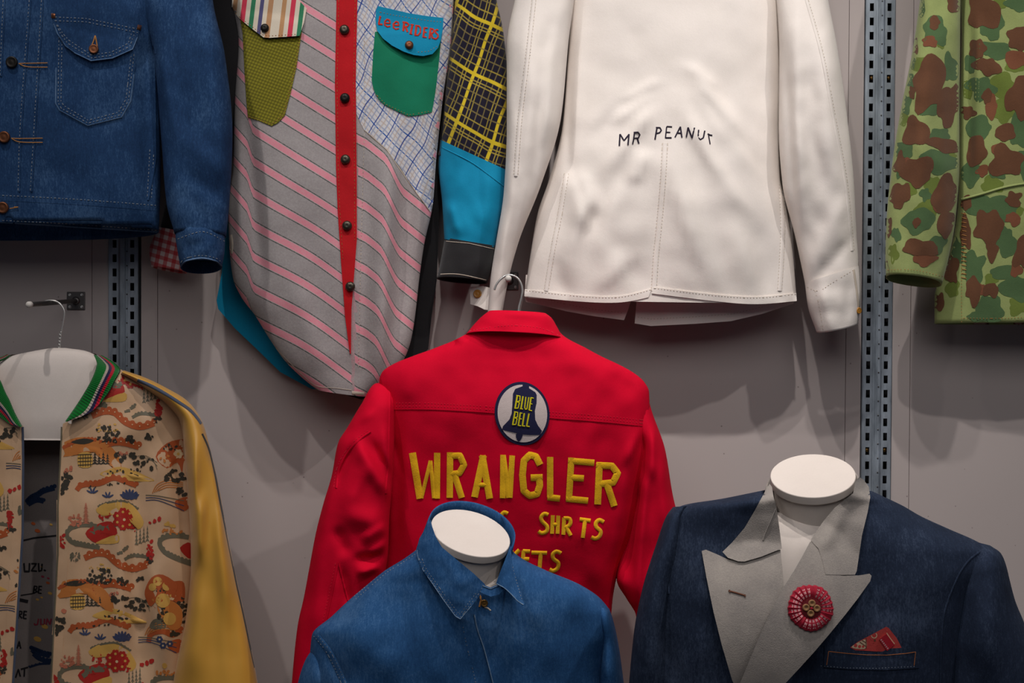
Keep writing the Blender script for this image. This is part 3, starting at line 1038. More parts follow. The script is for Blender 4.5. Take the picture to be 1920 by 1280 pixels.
flo = fl.build('pocket_flap', [M['candy'], M['orange_thread']], t); sub(flo, t)
flo['label'] = 'candy striped pocket flap'
button(497, 53, 8, SF, M['darksnap'], flo, prof=sn)
# right pocket
pk = MB()
pkp = cSH1((970, 190), (960, 300), (950, 480), (960, 530), (975, 570), (1000, 605), (1030, 630), (1100, 665), (1170, 697), (1240, 690), (1312, 672), (1330, 570), (1342, 480), (1358, 330), (1370, 200), (1200, 180))
patch(pk, pkp, SPn, .0022, .0022, 0, 7)
SPk = Surf(pk, pn, body)
stroke(pk, cSH1((980, 570), (1032, 624), (1172, 690), (1306, 666)), 1.2, SPk, .0006, .0003, 1, (4, 2), step=2)
pk.build('pocket', [M['green'], M['tan_thread']], t)['label'] = 'green pocket'
fl = MB()
flp = cFL((205, 120), (500, 190), (850, 270), (1250, 330), (1510, 355), (1500, 560), (1465, 780), (1400, 960), (1290, 1080), (1100, 1120), (920, 1100), (720, 1035), (480, 910), (300, 770), (180, 610), (150, 400), (160, 200))
patch(fl, flp, SPk, .0024, .0028, 0, 6, lift=lambda x, y: .007 * sstep(30, 100, y))
SF = Surf(fl, pk, pn, body)
stroke(fl, cFL((230, 240), (500, 300), (850, 360), (1250, 420), (1480, 440)), 1.0, SF, .0005, .0002, 1, (4, 2), step=2)
stroke(fl, cFL((1000, 1040), (1200, 1030), (1380, 930)), 1.0, SF, .0005, .0002, 1, (4, 2), step=2)
flo = fl.build('pocket_flap', [M['teal'], M['tan_thread']], t); sub(flo, t)
flo['label'] = 'teal pocket flap with red lettering'
tx = MB()
def L(*pts): return cFL(*pts)
for pts, w in ((L((245, 320), (215, 480)), 4), (L((205, 480), (290, 490)), 4), (L((225, 335), (262, 340)), 3.4),
               (L((340, 460), (440, 465), (430, 400), (380, 385), (335, 430), (335, 500), (390, 535), (445, 520)), 3.4),
               (L((510, 500), (615, 510), (605, 445), (560, 430), (505, 480), (510, 550), (560, 585), (620, 565)), 3.4),
               (L((725, 440), (705, 620)), 4.6), (L((690, 440), (780, 455), (815, 490), (790, 530), (720, 535)), 3.6), (L((750, 535), (790, 640)), 4),
               (L((890, 490), (850, 675)), 4.6), (L((850, 490), (915, 495)), 2.6), (L((825, 672), (885, 682)), 2.6),
               (L((970, 510), (945, 700)), 4.6), (L((945, 510), (1020, 520), (1050, 560), (1045, 650), (1000, 705), (930, 700)), 3.4),
               (L((1130, 550), (1105, 740)), 4.2), (L((1115, 555), (1195, 560)), 3), (L((1120, 640), (1170, 645)), 3), (L((1090, 738), (1170, 745)), 3),
               (L((1255, 570), (1230, 770)), 4.6), (L((1235, 570), (1300, 580), (1320, 620), (1290, 665), (1245, 660)), 3.4), (L((1265, 665), (1295, 770)), 3.6),
               (L((1400, 610), (1385, 590), (1350, 605), (1350, 650), (1395, 690), (1400, 740), (1360, 780), (1310, 765)), 3.6)):
    stroke(tx, pts, w * 0.85, SF, .0008, .0006, 0, step=2)
tx.build('lettering', M['redthread'], flo)['label'] = 'red lettering'
button(*cFL((822, 905))[0], 8, SF, M['copper'], flo, prof=sn)
# right sleeve: plaid above, teal below, black cuff
def uv_np(px, py, co):
    wv = 5 * noise.noise(Vector((px / 50, py / 70, 4)))
    c2 = 16 * ((px - 890) / 60.0) ** 2 * 0.3
    return ((px + .36 * py + wv - 900) / 80.0 + .62, (py - .55 * px + wv + c2 + 486) / 109.0 + .86)
fo2 = folds([(870, 20, 860, 300, 16, .008), (915, 60, 925, 330, 12, -.006), (840, 380, 860, 440, 10, .008), (930, 300, 900, 450, 18, .008)], [(.005, 40, 90), (.002, 18, 30)], 6)
sl = MB()
rowsP = [(800, -260, 880, -280, .12, .03, .03), (835, -130, 910, -140, .12, .04, .04), (852, 0, 931, 0, .12, .042, .04), (846, 78, 944, 62, .12, .044, .04), (837, 156, 951, 141, .12, .044, .04), (828, 262, 953, 300, .12, .044, .04)]
rowsT = [(826, 262, 953, 320, .12, .045, .04), (822, 312, 950, 360, .12, .044, .04), (829, 380, 943, 400, .12, .043, .04), (833, 448, 930, 464, .12, .042, .04)]
rowsC = [(834, 445, 931, 461, .12, .045, .042), (826, 490, 923, 500, .12, .044, .042), (819, 522, 914, 530, .12, .042, .042, -5)]
loft(sl, rowsP + [(822, 290, 950, 345, .12, .040, .038)], 84, 90, .85, fold=fo2, uvf=uv_np)
sp_ = sl
sl.build('upper_sleeve', [M['navyplaid']], t)['label'] = 'navy and yellow plaid upper sleeve'
sl = MB()
loft(sl, rowsT, 84, 50, .85, fold=fo2)
SL = Surf(sl)
stroke(sl, crv([(828, 276), (857, 290), (887, 306), (920, 330), (949, 352)], 4), 2.4, SL, .0005, .001, 0)
sl.build('lower_sleeve', [M['teal']], t)['label'] = 'teal lower sleeve'
cf = MB()
loft(cf, rowsC, 72, 24, .9, fold=folds([], [(.003, 30, 30)], 1), lip=.0018)
SC_ = Surf(cf)
stroke(cf, [(836, 452), (880, 456), (928, 467)], 1.1, SC_, .0006, .0003, 1)
stroke(cf, crv([(821, 514), (860, 514), (912, 525)], 5), 1.5, SC_, .0006, .0003, 1)
cf.build('cuff', [M['blackcuff'], M['white_thread']], t)['label'] = 'charcoal cuff'
# left sleeve, behind the denim jacket
sl = MB()
loft(sl, [(385, -250, 470, -270, .11, .03, .03), (372, -120, 462, -120, .11, .035, .03), (366, 0, 452, 0, .11, .038, .035), (355, 100, 455, 110, .11, .038, .035), (345, 200, 448, 215, .10, .036, .035), (322, 330, 400, 340, .09, .034, .03),
          (300, 430, 372, 440, .085, .03, .03)], 60, 60, .85, fold=folds([], [(.004, 40, 80)], 4))
sl.build('sleeve', [M['black']], t)['label'] = 'black left sleeve'
cf = MB()
loft(cf, [(297, 425, 375, 440, .085, .033, .032), (280, 470, 365, 482, .085, .032, .03), (284, 500, 350, 512, .085, .028, .028, -3)], 60, 24, .9, lip=.0016,
     uvf=lambda px, py, co: ((px + .2 * py) / 16.0, (py - .3 * px) / 16.0))
cf.build('cuff', [M['gingham']], t)['label'] = 'red gingham cuff'

# ------------------------------------------------------------------ white work jacket, seen from the back
DZ[0] = -0.055
t = thing('work_jacket', 'off white twill work jacket hanging with its back to view', 'jacket', tuple(P(1240, 600, 0.15)))
fo = folds([(1300, 160, 1352, 262, 7, .006, 1.8), (1312, 150, 1392, 258, 8, .0065, 1.8), (1278, 200, 1335, 310, 8, .006, 2), (1330, 200, 1420, 330, 10, .006, 2), (1290, 120, 1345, 165, 8, .005), (1222, 175, 1150, 232, 8, .006, 1.6), (1235, 150, 1165, 190, 8, .005),
            (1215, 205, 1165, 290, 8, .005), (1215, 285, 1186, 345, 9, .008, 2), (1240, 300, 1205, 470, 14, .007, 2), (1258, 300, 1320, 520, 12, .008, 2.2), (1285, 330, 1350, 550, 13, .007, 2), (1330, 290, 1405, 400, 10, .005, 2), (1066, 322, 1098, 428, 10, .010, 2.4),
            (1158, 340, 1128, 490, 12, .007, 2), (1110, 360, 1070, 470, 9, .005, 2), (1195, 470, 1120, 545, 12, .006, 2), (1380, 420, 1420, 550, 14, .006, 2), (1250, 430, 1300, 545, 10, .005, 2), (1090, 40, 1075, 280, 12, .006), (1440, 60, 1450, 300, 12, .006),
            (1225, 200, 1130, 330, 16, .006), (1200, 170, 1110, 260, 14, -.004), (1290, 130, 1400, 250, 12, .005), (1280, 180, 1350, 330, 13, .006), (1255, 250, 1300, 480, 24, .008), (1190, 280, 1150, 520, 30, .008),
            (1180, 300, 1110, 430, 12, -.005), (1110, 330, 1060, 520, 20, .007), (1150, 440, 1205, 540, 18, -.006), (1340, 300, 1400, 540, 40, .008), (1065, 60, 1066, 330, 10, -.006), (1455, 120, 1462, 330, 12, -.006),
            (1290, 210, 1440, 420, 30, .005), (1085, 320, 1120, 400, 14, .007), (1225, 300, 1222, 550, 14, -.004), (1040, 480, 1060, 560, 16, -.005), (1420, 430, 1440, 560, 22, -.006)], [(.006, 110, 150), (.0022, 36, 44)], 12)
body = MB()
loft(body, [(1160, -330, 1370, -330, .15, .03, .03), (1085, -270, 1445, -270, .15, .04, .04), (1068, -150, 1463, -150, .15, .05, .05), (1070, 0, 1462, 0, .15, .05, .05), (1062, 150, 1462, 150, .15, .052, .05), (1054, 240, 1460, 240, .15, .054, .05),
            (1030, 335, 1463, 335, .15, .055, .05), (1008, 400, 1473, 380, .15, .056, .05), (995, 475, 1485, 460, .15, .056, .05), (983, 555, 1494, 563, .15, .054, .05, 7)], 130, 140, .8, fold=fo)
S = Surf(body)
seam = crv([(1247, 268), (1243, 340), (1236, 420), (1230, 480), (1226, 545)], 6)
stroke(body, seam, 9, S, .0002, .0018, 0)
stroke(body, [(x - 5, y) for x, y in seam], 1.1, S, .0009, .0002, 1, (4, 2), step=2)
stroke(body, [(x + 5, y) for x, y in seam], 1.1, S, .0009, .0002, 1, (4, 2), step=2)
for sd in (crv([(1062, 325), (1050, 400), (1038, 460), (1024, 545)], 5), crv([(1465, 345), (1468, 420), (1466, 480), (1462, 545)], 5)):
    stroke(body, sd, 9, S, .0002, .0020, 0)
    stroke(body, [(x - 4, y) for x, y in sd], 1.1, S, .0010, .0002, 1, (4, 2), step=2)
    stroke(body, [(x + 4, y) for x, y in sd], 1.1, S, .0010, .0002, 1, (4, 2), step=2)
body.build('body', [M['white'], M['white_thread']], t)
hb = MB()
patch(hb, crv([(984, 542), (1085, 553), (1160, 555), (1222, 541)], 5) + [(1216, 557)] + crv([(1214, 558), (1160, 567), (1085, 565), (983, 555)], 5)[1:], S, .0018, .0018, 0, 6)
patch(hb, crv([(1224, 538), (1345, 552), (1420, 556), (1493, 549)], 5) + crv([(1494, 564), (1420, 570), (1345, 565), (1222, 550)], 5), S, .0024, .0024, 0, 6)
SH_ = Surf(hb, body)
stroke(hb, crv([(985, 544), (1085, 555), (1160, 557), (1220, 543)], 6), 1.2, SH_, .0006, .0003, 1, (4, 2), step=2)
stroke(hb, crv([(1226, 540), (1345, 554), (1420, 558), (1492, 551)], 6), 1.2, SH_, .0006, .0003, 1, (4, 2), step=2)
hb.build('hem', [M['white'], M['white_thread']], t)
fw = folds([], [(.004, 60, 60)], 3)
for q, pol in enumerate(([(986, 515), (984, 555), (986, 566), (1020, 573), (1060, 583), (1110, 592), (1170, 600), (1178, 580), (1190, 540), (1190, 515)],
                         [(1196, 515), (1194, 560), (1190, 606), (1220, 611), (1300, 607), (1370, 602), (1430, 588), (1488, 569), (1492, 540), (1490, 515)])):
    fp = MB()
    patch(fp, pol, Depth([(985, 560, .150), (1490, 560, .150), (1240, 611, .150), (1240, 500, .150)]), 0, .0018, 0, 9, lift=fw)
    sfp = Surf(fp)
    stroke(fp, [(x, y - 13) for x, y in pol[2:7]], 1.2, sfp, .0005, .0003, 1, (4, 2), step=2)
    fp.build('front_panel', [M['white'], M['white_thread']], t)
# sleeves
fo2 = folds([(1000, 20, 985, 330, 26, .010), (1040, 60, 1020, 260, 14, .007), (1020, 150, 990, 420, 12, -.007), (960, 150, 955, 420, 12, .006), (950, 400, 935, 560, 10, .006)], [(.005, 50, 110), (.002, 22, 36)], 14)
sl = MB()
loft(sl, [(1075, -290, 1130, -310, .16, .03, .03), (1010, -180, 1095, -190, .165, .04, .04), (970, -20, 1078, -10, .17, .05, .045), (950, 90, 1067, 70, .175, .052, .045), (950, 240, 1052, 220, .18, .052, .045), (945, 355, 1015, 345, .18, .045, .04),
          (930, 455, 972, 455, .17, .035, .03), (920, 520, 952, 530, .165, .028, .025), (914, 590, 940, 596, .165, .024, .022)], 84, 110, .85, fold=fo2, lip=.0016)
SL = Surf(sl)
stroke(sl, crv([(1001, 0), (990, 100), (975, 220), (967, 330)], 6), 7, SL, .0004, .0016, 0)
for k in (-4, 4): stroke(sl, [(x + k, y) for x, y in crv([(1001, 0), (990, 100), (975, 220), (967, 330)], 6)], 1.1, SL, .0008, .0003, 1, (4, 2), step=2)
sl.build('sleeve', [M['white'], M['white_thread']], t)
cf = MB()
patch(cf, [(881, 538), (905, 536), (922, 540), (922, 582), (908, 580), (896, 574), (882, 570)], Depth([(880, 540, .12), (922, 560, .15)]), 0, .002, 0, 6)
sc2 = Surf(cf)
cfo = cf.build('cuff_tab', [M['white']], t); sub(cfo, t)
button(896, 551, 8, sc2, M['horn'], cfo)
fo3 = folds([(1545, 60, 1560, 330, 24, .012), (1490, 40, 1500, 380, 18, .010), (1475, 120, 1490, 420, 9, -.008), (1580, 380, 1520, 500, 16, .006), (1600, 440, 1520, 540, 12, -.006), (1500, 200, 1560, 380, 14, -.004)], [(.006, 60, 110), (.002, 24, 36)], 17)
sl = MB()
loft(sl, [(1395, -310, 1455, -300, .16, .03, .03), (1430, -190, 1525, -180, .17, .04, .04), (1455, -10, 1552, -5, .175, .05, .045), (1461, 100, 1571, 95, .18, .054, .045), (1460, 240, 1591, 240, .18, .056, .045), (1467, 345, 1601, 340, .175, .056, .045),
          (1490, 440, 1606, 440, .165, .05, .045), (1506, 515, 1610, 500, .16, .044, .04), (1510, 535, 1610, 512, .16, .042, .04)], 92, 110, .85, fold=fo3)
SL = Surf(sl)
sm = crv([(1512, 0), (1540, 100), (1563, 220), (1585, 340), (1598, 470)], 6)
stroke(sl, sm, 6, SL, .0003, .0016, 0)
stroke(sl, [(x + 4, y) for x, y in sm], 1.1, SL, .0008, .0003, 1, (4, 2), step=2)
sl.build('sleeve', [M['white'], M['white_thread']], t)
cf = MB()
loft(cf, [(1509, 530, 1611, 498, .16, .046, .044), (1515, 575, 1615, 552, .158, .045, .042), (1531, 622, 1609, 606, .155, .040, .04, 5)], 72, 30, .9, fold=folds([(1540, 540, 1560, 620, 14, .006), (1590, 520, 1590, 600, 10, -.004)], [(.003, 30, 30)], 4), lip=.0018)
SC_ = Surf(cf)
stroke(cf, crv([(1513, 538), (1535, 545), (1560, 530), (1600, 506)], 5), 1.2, SC_, .0006, .0003, 1, (4, 2), step=2)
stroke(cf, crv([(1600, 500), (1606, 540), (1612, 590)], 5), 4, SC_, .0006, .0020, 1)
stroke(cf, crv([(1528, 545), (1536, 575), (1543, 618)], 5), 1.2, SC_, .0006, .0003, 1, (4, 2), step=2)
cfo = cf.build('cuff', [M['white'], M['white_thread']], t); sub(cfo, t)
button(1609, 582, 6, SC_, M['horn'], cfo)
# lettering on the back
lt = MB()
def pn_(*pts): return cPN(*pts)
for pw_ in ((pn_((170, 428), (180, 250)), 3.2), (pn_((180, 250), (240, 350), (318, 252)), 3.2), (pn_((315, 250), (300, 412)), 3.2),
               (pn_((398, 230), (385, 330), (370, 402)), 3), (pn_((385, 226), (450, 222), (478, 260), (455, 310), (390, 312)), 3), (pn_((440, 312), (462, 392)), 3.4),
               None,
               (pn_((735, 155), (705, 330)), 3.2), (pn_((720, 152), (780, 155), (800, 195), (775, 230), (728, 240)), 3),
               (pn_((880, 140), (862, 308)), 2.6), (pn_((880, 136), (962, 142)), 2.8), (pn_((872, 222), (935, 226)), 2.8), (pn_((856, 306), (955, 306)), 3.4),
               (pn_((1005, 298), (1085, 138)), 2.8), (pn_((1085, 138), (1108, 298)), 3.2), (pn_((1040, 232), (1098, 236)), 2.8),
               (pn_((1175, 295), (1200, 150)), 3), (pn_((1200, 150), (1260, 310)), 3.4), (pn_((1260, 310), (1298, 152)), 3),
               (pn_((1360, 185), (1352, 290), (1385, 335), (1430, 305), (1452, 198)), 3), (pn_((1495, 245), (1525, 262), (1565, 270)), 3), (pn_((1508, 265), (1520, 330), (1532, 398)), 2.4)):
    if pw_ is None:
        lt.build('lettering', M['inkthread'], t)['label'] = 'dark embroidered short word'
        lt = MB()
        continue
    pts, w = pw_
    stroke(lt, pts, w * .92, S, .0006, .0008, 0, step=2)
lt.build('lettering', M['inkthread'], t)['label'] = 'dark embroidered capital lettering'

# ------------------------------------------------------------------ camouflage jacket
DZ[0] = -0.02
t = thing('camouflage_jacket', 'green and brown camouflage jacket at the right edge', 'jacket', tuple(P(2050, 610, 0.14)))
fo = folds([(1820, 30, 1815, 360, 10, -.012), (1835, 40, 1830, 200, 10, .006), (1850, 100, 1920, 220, 20, .005), (1860, 380, 1830, 600, 20, .005)], [(.006, 80, 120), (.002, 30, 40)], 21)
body = MB()
loft(body, [(1850, -310, 2150, -310, .135, .03, .03), (1800, -240, 2230, -240, .13, .04, .04), (1798, -100, 2240, -100, .13, .046, .045), (1803, 60, 2240, 60, .125, .046, .045), (1800, 200, 2240, 200, .12, .046, .045), (1797, 375, 2240, 360, .115, .045, .045),
            (1780, 480, 2245, 480, .11, .043, .045), (1752, 560, 2250, 560, .105, .042, .045), (1752, 607, 2250, 605, .105, .040, .045, -2)], 120, 110, .8, fold=fo, lip=.0018)
S = Surf(body)
fo2 = folds([(1740, 40, 1720, 480, 24, .010), (1785, 60, 1785, 420, 14, -.006), (1690, 250, 1790, 330, 22, .004)], [(.005, 50, 90), (.002, 22, 30)], 23)
sl = MB()
loft(sl, [(1770, -260, 1850, -290, .17, .03, .03), (1742, -120, 1815, -130, .17, .04, .04), (1725, 0, 1801, 0, .175, .044, .04), (1710, 100, 1800, 110, .178, .046, .042), (1690, 200, 1799, 205, .18, .046, .042), (1675, 290, 1799, 300, .18, .046, .042),
          (1662, 415, 1791, 415, .18, .044, .042), (1660, 480, 1777, 490, .18, .042, .04), (1661, 520, 1766, 533, .18, .040, .04, -10)], 84, 110, .85, fold=fo2, lip=.0018)
SS = Surf(sl)
def cm(mb, sf, lst, mi, off):
    for q, b in enumerate(lst):
        x, y, rx, ry = b[:4]; rot = b[4] if len(b) > 4 else 0
        (px, py), = cCAM((x, y))
        ring = []
        for (qx, qy) in disc(px, py, rx / 2, ry / 2, rot, 30, .6, x * .013 + y * .007):
            k = 0
            while sf(qx, qy) is None and k < 12: qx = px + (qx - px) * .88; qy = py + (qy - py) * .88; k += 1
            ring.append((qx, qy))
        if sf(px, py) is None: continue
        patch(mb, ring, sf, off, 0, mi, 4.5)
sl_g = [(385, 115, 50, 55), (440, 260, 26, 52), (360, 395, 40, 42), (410, 500, 38, 24), (278, 390, 20, 34), (262, 560, 40, 32), (405, 600, 60, 42), (350, 730, 20, 26), (325, 825, 58, 48), (392, 920, 36, 34), (335, 30, 16, 34), (292, 300, 20, 22), (300, 225, 14, 30), (255, 640, 18, 30), (420, 770, 18, 30), (240, 880, 16, 30)]
sl_o = [(382, 690, 36, 42), (352, 785, 42, 34), (296, 705, 26, 26), (330, 240, 40, 24), (270, 450, 22, 26), (430, 580, 30, 22), (230, 950, 18, 36), (410, 160, 18, 22)]
sl_b = [(365, 310, 60, 95, 8), (388, 85, 20, 24), (442, 395, 38, 78, 12), (310, 498, 44, 54), (412, 545, 54, 30, 8), (250, 615, 18, 40, 15), (322, 642, 56, 52), (430, 732, 42, 74, 20), (255, 735, 32, 48, 20), (318, 832, 15, 20), (336, 930, 68, 34), (430, 840, 34, 48), (213, 850, 12, 34), (456, 10, 26, 30), (312, 170, 10, 32), (204, 1010, 8, 40), (300, 345, 14, 22)]
sl_r = [(365, 155, 32, 20), (350, 975, 48, 22), (285, 630, 22, 30), (395, 770, 14, 22)]
cm(sl, SS, sl_o, 4, .0003); cm(sl, SS, sl_g, 3, .0005); cm(sl, SS, sl_r, 2, .0007); cm(sl, SS, sl_b, 1, .0009)
stroke(sl, crv([(1664, 506), (1715, 506), (1768, 518)], 5), 1.2, SS, .0014, .0004, 5, (4, 2), step=2)
sl.build('sleeve', [M['camo'], M['camob'], M['camor'], M['camog'], M['camoo'], M['tan_thread']], t)
bd_g = [(600, 95, 40, 56), (600, 190, 62, 36), (560, 330, 50, 42), (700, 490, 45, 60), (555, 480, 42, 40), (525, 655, 42, 42), (640, 780, 62, 40), (540, 770, 50, 36), (645, 900, 50, 54), (530, 1000, 42, 60), (640, 1020, 62, 30), (590, 1150, 52, 40), (690, 1080, 60, 52), (470, 940, 24, 50), (560, 1190, 60, 20), (690, 20, 40, 26), (520, 240, 20, 36), (620, 650, 30, 20), (720, 620, 30, 50)]
bd_o = [(640, 320, 42, 40), (640, 420, 52, 44), (600, 690, 42, 30), (690, 250, 34, 22), (700, 1150, 40, 30), (600, 1050, 26, 30), (510, 330, 18, 40), (690, 790, 34, 20), (450, 1080, 30, 36), (630, 15, 30, 22)]
bd_b = [(560, 50, 58, 68), (545, 185, 30, 36), (580, 250, 46, 38), (700, 140, 44, 44, 30), (702, 360, 46, 74), (645, 497, 42, 32), (540, 575, 40, 52), (655, 600, 62, 62), (680, 745, 32, 28), (585, 855, 58, 74), (600, 940, 26, 40), (500, 870, 20, 60), (595, 1085, 32, 34), (712, 950, 34, 64), (450, 1010, 26, 56), (530, 1090, 34, 50), (400, 1130, 22, 34), (510, 420, 28, 22), (580, 360, 18, 26), (500, 760, 22, 26), (440, 870, 14, 30), (700, 1215, 20, 14), (560, 1210, 30, 10)]
bd_r = [(690, 225, 34, 30, 30), (600, 400, 20, 42), (680, 820, 32, 24), (690, 1010, 22, 34), (560, 640, 24, 20), (560, 1085, 20, 20), (615, 560, 20, 20)]
cm(body, S, bd_o, 4, .0003); cm(body, S, bd_g, 3, .0005); cm(body, S, bd_r, 2, .0007); cm(body, S, bd_b, 1, .0009)
stroke(body, crv([(1802, 374), (1840, 364), (1880, 352), (1925, 344), (1990, 340)], 5), 5, S, .001, .0025, 0)
stroke(body, [(1803, 380), (1803, 604)], 1.2, S, .0012, .0004, 5, (4, 2), step=2)
for k in range(16):
    stroke(body, [(1803, 400 + k * 8), (1812, 402 + k * 8)], 1.6, S, .0012, .0006, 5, step=2)
stroke(body, crv([(1806, 596), (1860, 597), (1930, 594)], 5), 1.2, S, .0012, .0004, 5, (4, 2), step=2)
body.build('body', [M['camo'], M['camob'], M['camor'], M['camog'], M['camoo'], M['tan_thread']], t)
# ------------------------------------------------------------------ souvenir jacket on a white hanging form
DZ[0] = 0.0
tf = thing('hanging_form', 'white padded hanging form with steel wire hook inside the gold sleeved jacket', 'hanger', tuple(P(95, 830, 0.16)))
fm = MB()
loft(fm, [(98, 652, 122, 652, .16, .008, .008), (62, 658, 158, 657, .16, .024, .02), (14, 670, 182, 668, .16, .032, .028), (-14, 690, 196, 688, .16, .036, .03), (-30, 730, 205, 728, .16, .038, .03), (-34, 780, 205, 780, .16, .038, .03),
          (-34, 824, 205, 826, .16, .036, .03)], 96, 60, .85, fold=folds([(80, 660, 80, 830, 60, .004)], []), cap_top=True, cap_bot=True)
fm.build('body', M['form_cover'], tf)
hk = MB()
tube(hk, wire_hook([(80, 567), (87, 564), (96, 563), (108, 566), (117, 575), (121, 586), (119, 604), (115, 625), (112, 655)], .150), .0016, 8)
tw = [P(113.5 - 2.5 * k / 24 + 2.2 * math.sin(k * 1.3), 622 + k * 1.25, .150 + .002 * math.cos(k * 1.3)) for k in range(25)]
tube(hk, tw, .0013, 6)
hk.build('wire_hook', M['wire'], tf)

DZ[0] = 0.0
t = thing('souvenir_jacket', 'gold sleeved satin jacket with landscape brocade front and striped knit collar', 'jacket', tuple(P(95, 1480, 0.17)))
fo = folds([(250, 850, 262, 1280, 22, -.014), (230, 880, 225, 1260, 20, .010), (330, 830, 350, 1050, 14, -.008), (150, 900, 140, 1250, 24, .006), (300, 780, 200, 830, 24, .006), (290, 1060, 310, 1240, 18, .008)], [(.006, 80, 130), (.002, 26, 40)], 31)
rows = [(22, 664, 178, 662, .17, .055, .04), (-30, 691, 222, 690, .17, .058, .045), (-66, 708, 258, 706, .17, .058, .05), (-110, 730, 308, 729, .17, .058, .05), (-150, 760, 338, 758, .17, .058, .05), (-164, 801, 352, 801, .17, .058, .05),
        (-170, 900, 360, 900, .17, .058, .05), (-175, 1054, 364, 1054, .17, .060, .05), (-178, 1154, 356, 1154, .17, .060, .05), (-180, 1280, 340, 1280, .17, .060, .05), (-180, 1480, 335, 1480, .17, .055, .05)]
full = MB()
loft(full, rows, 130, 150, .82, fold=fo)
S = Surf(full)
open_poly = [(-4, 640), (176, 640), (182, 683), (166, 725), (123, 789), (118, 794), (115, 820), (108, 946), (108, 1036), (102, 1143), (95, 1280), (85, 1500), (8, 1500), (25, 1280), (34, 1143), (43, 1000), (44, 860), (43, 798), (36, 798), (16, 752), (-2, 700)]
big = [(-14, 640), (186, 640), (192, 683), (172, 732), (130, 792), (124, 800), (121, 820), (114, 946), (114, 1036), (108, 1143), (101, 1280), (91, 1500), (0, 1500), (17, 1280), (27, 1143), (36, 1000), (37, 860), (36, 806), (28, 800), (6, 755), (-12, 700)]
lining = MB()
loft(lining, rows, 130, 90, .82, part='back')
SLi = Surf(lining)
clp = [(30, 820), (118, 820), (110, 1000), (104, 1160), (95, 1290), (15, 1290), (30, 1150), (42, 1000)]
def li(*p): return cLI(*p)
for pts, w, m in ((li((115, 705), (118, 745), (140, 745), (142, 705)), 3.4, 1), (li((150, 708), (175, 708), (150, 742), (178, 744)), 3, 1), (li((185, 705), (187, 745), (200, 740), (202, 708)), 3, 1),
                  (li((165, 815), (160, 850)), 3, 1), (li((163, 815), (178, 818), (176, 830), (163, 832), (180, 842), (160, 850)), 2.6, 1), (li((188, 815), (184, 850)), 3, 1), (li((186, 816), (202, 818)), 2.4, 1), (li((186, 832), (200, 834)), 2.4, 1), (li((184, 849), (200, 851)), 2.4, 1),
                  (li((92, 935), (88, 970)), 3, 1), (li((92, 936), (106, 938), (104, 950), (90, 952), (106, 970)), 2.6, 1), (li((116, 935), (112, 970)), 3, 1), (li((114, 936), (130, 938)), 2.4, 1), (li((113, 952), (128, 954)), 2.4, 1), (li((112, 970), (128, 972)), 2.4, 1),
                  (li((185, 972), (180, 1000), (168, 1002), (164, 994)), 3, 3), (li((196, 972), (196, 1000), (212, 1000), (214, 972)), 3, 3), (li((222, 1002), (226, 972), (240, 1000), (246, 972)), 3, 3),
                  (li((82, 1115), (92, 1080), (100, 1115)), 2.6, 1), (li((86, 1102), (98, 1102)), 2, 1),
                  (li((75, 1255), (88, 1215), (98, 1250)), 3, 1), (li((100, 1215), (135, 1205)), 3, 1), (li((118, 1210), (116, 1250)), 3, 1),
                  (li((110, 597), (160, 585), (270, 573)), 3, 1),
                  (li((90, 880), (135, 890)), 6, 1), (li((100, 860), (165, 850)), 2, 1)):
    stroke(lining, pts, w, SLi, .0006, 0, m, step=2)
for pts, w in ((li((130, 415), (150, 395), (180, 380), (210, 360), (262, 345)), 9), (li((135, 425), (175, 405), (210, 410)), 8), (li((150, 1120), (175, 1130), (200, 1140), (240, 1150)), 9), (li((160, 1140), (190, 1165), (240, 1180)), 8), (li((140, 1205), (190, 1190), (240, 1188)), 4)):
    stroke(lining, crv(pts, 4), w, SLi, .0005, 0, 2, step=2)
    for q in crv(pts, 3): blob(lining, q[0], q[1] - w * .4, disc(q[0], q[1] - w * .4, w * .45, n=8), SLi, .0007, 2)
for x, y, r, m in ((215, 740, 5, 1), (200, 722, 4, 4), (205, 770, 6, 3), (232, 778, 5, 3), (180, 880, 6, 4), (200, 870, 5, 4), (240, 850, 8, 4), (245, 520, 6, 4), (160, 515, 8, 5), (180, 550, 10, 5), (215, 1010, 12, 4), (180, 1070, 14, 4), (230, 800, 7, 5)):
    (px, py), = li((x, y))
    blob(lining, px, py, disc(px, py, r * .55, r * .35, 20, 9), SLi, .0006, m)
lining.build('lining', [M['lining'], M['liningdark'], M['liningblue'], M['liningpink'], M['goldprint'], M['rust']], t)['label'] = 'slate lining with dark printed lettering'

def cloud(mb, sf, pts, w, m, clip, dots=None, dx=0, dy=0, md=7):
    pts = [(x + dx, y + dy) for x, y in crv(pts, 4)]
    stroke(mb, pts, w, sf, .0005, 0, m, step=3, clip=clip)
    acc = 0
    for i in range(1, len(pts)):
        acc += math.hypot(pts[i][0] - pts[i - 1][0], pts[i][1] - pts[i - 1][1])
        if acc > w * .75:
            acc = 0
            x, y = pts[i]
            blob(mb, x, y - w * .38, disc(x, y - w * .38, w * .48, n=9), sf, .00045, m, clip)
            if dots: blob(mb, x, y - w * .15, disc(x, y - w * .15, w * .11, n=6), sf, .0008, dots, clip)
def leafs(mb, sf, cx, cy, n, ln, spread, m, clip, base=-90, wd=.2):
    for i in range(n):
        a = math.radians(base + (i - (n - 1) / 2) * spread)
        x, y = cx + math.cos(a) * ln * .55, cy + math.sin(a) * ln * .55
        blob(mb, x, y, disc(x, y, ln * .5, ln * wd * .5, math.degrees(a), 8), sf, .0007, m, clip)
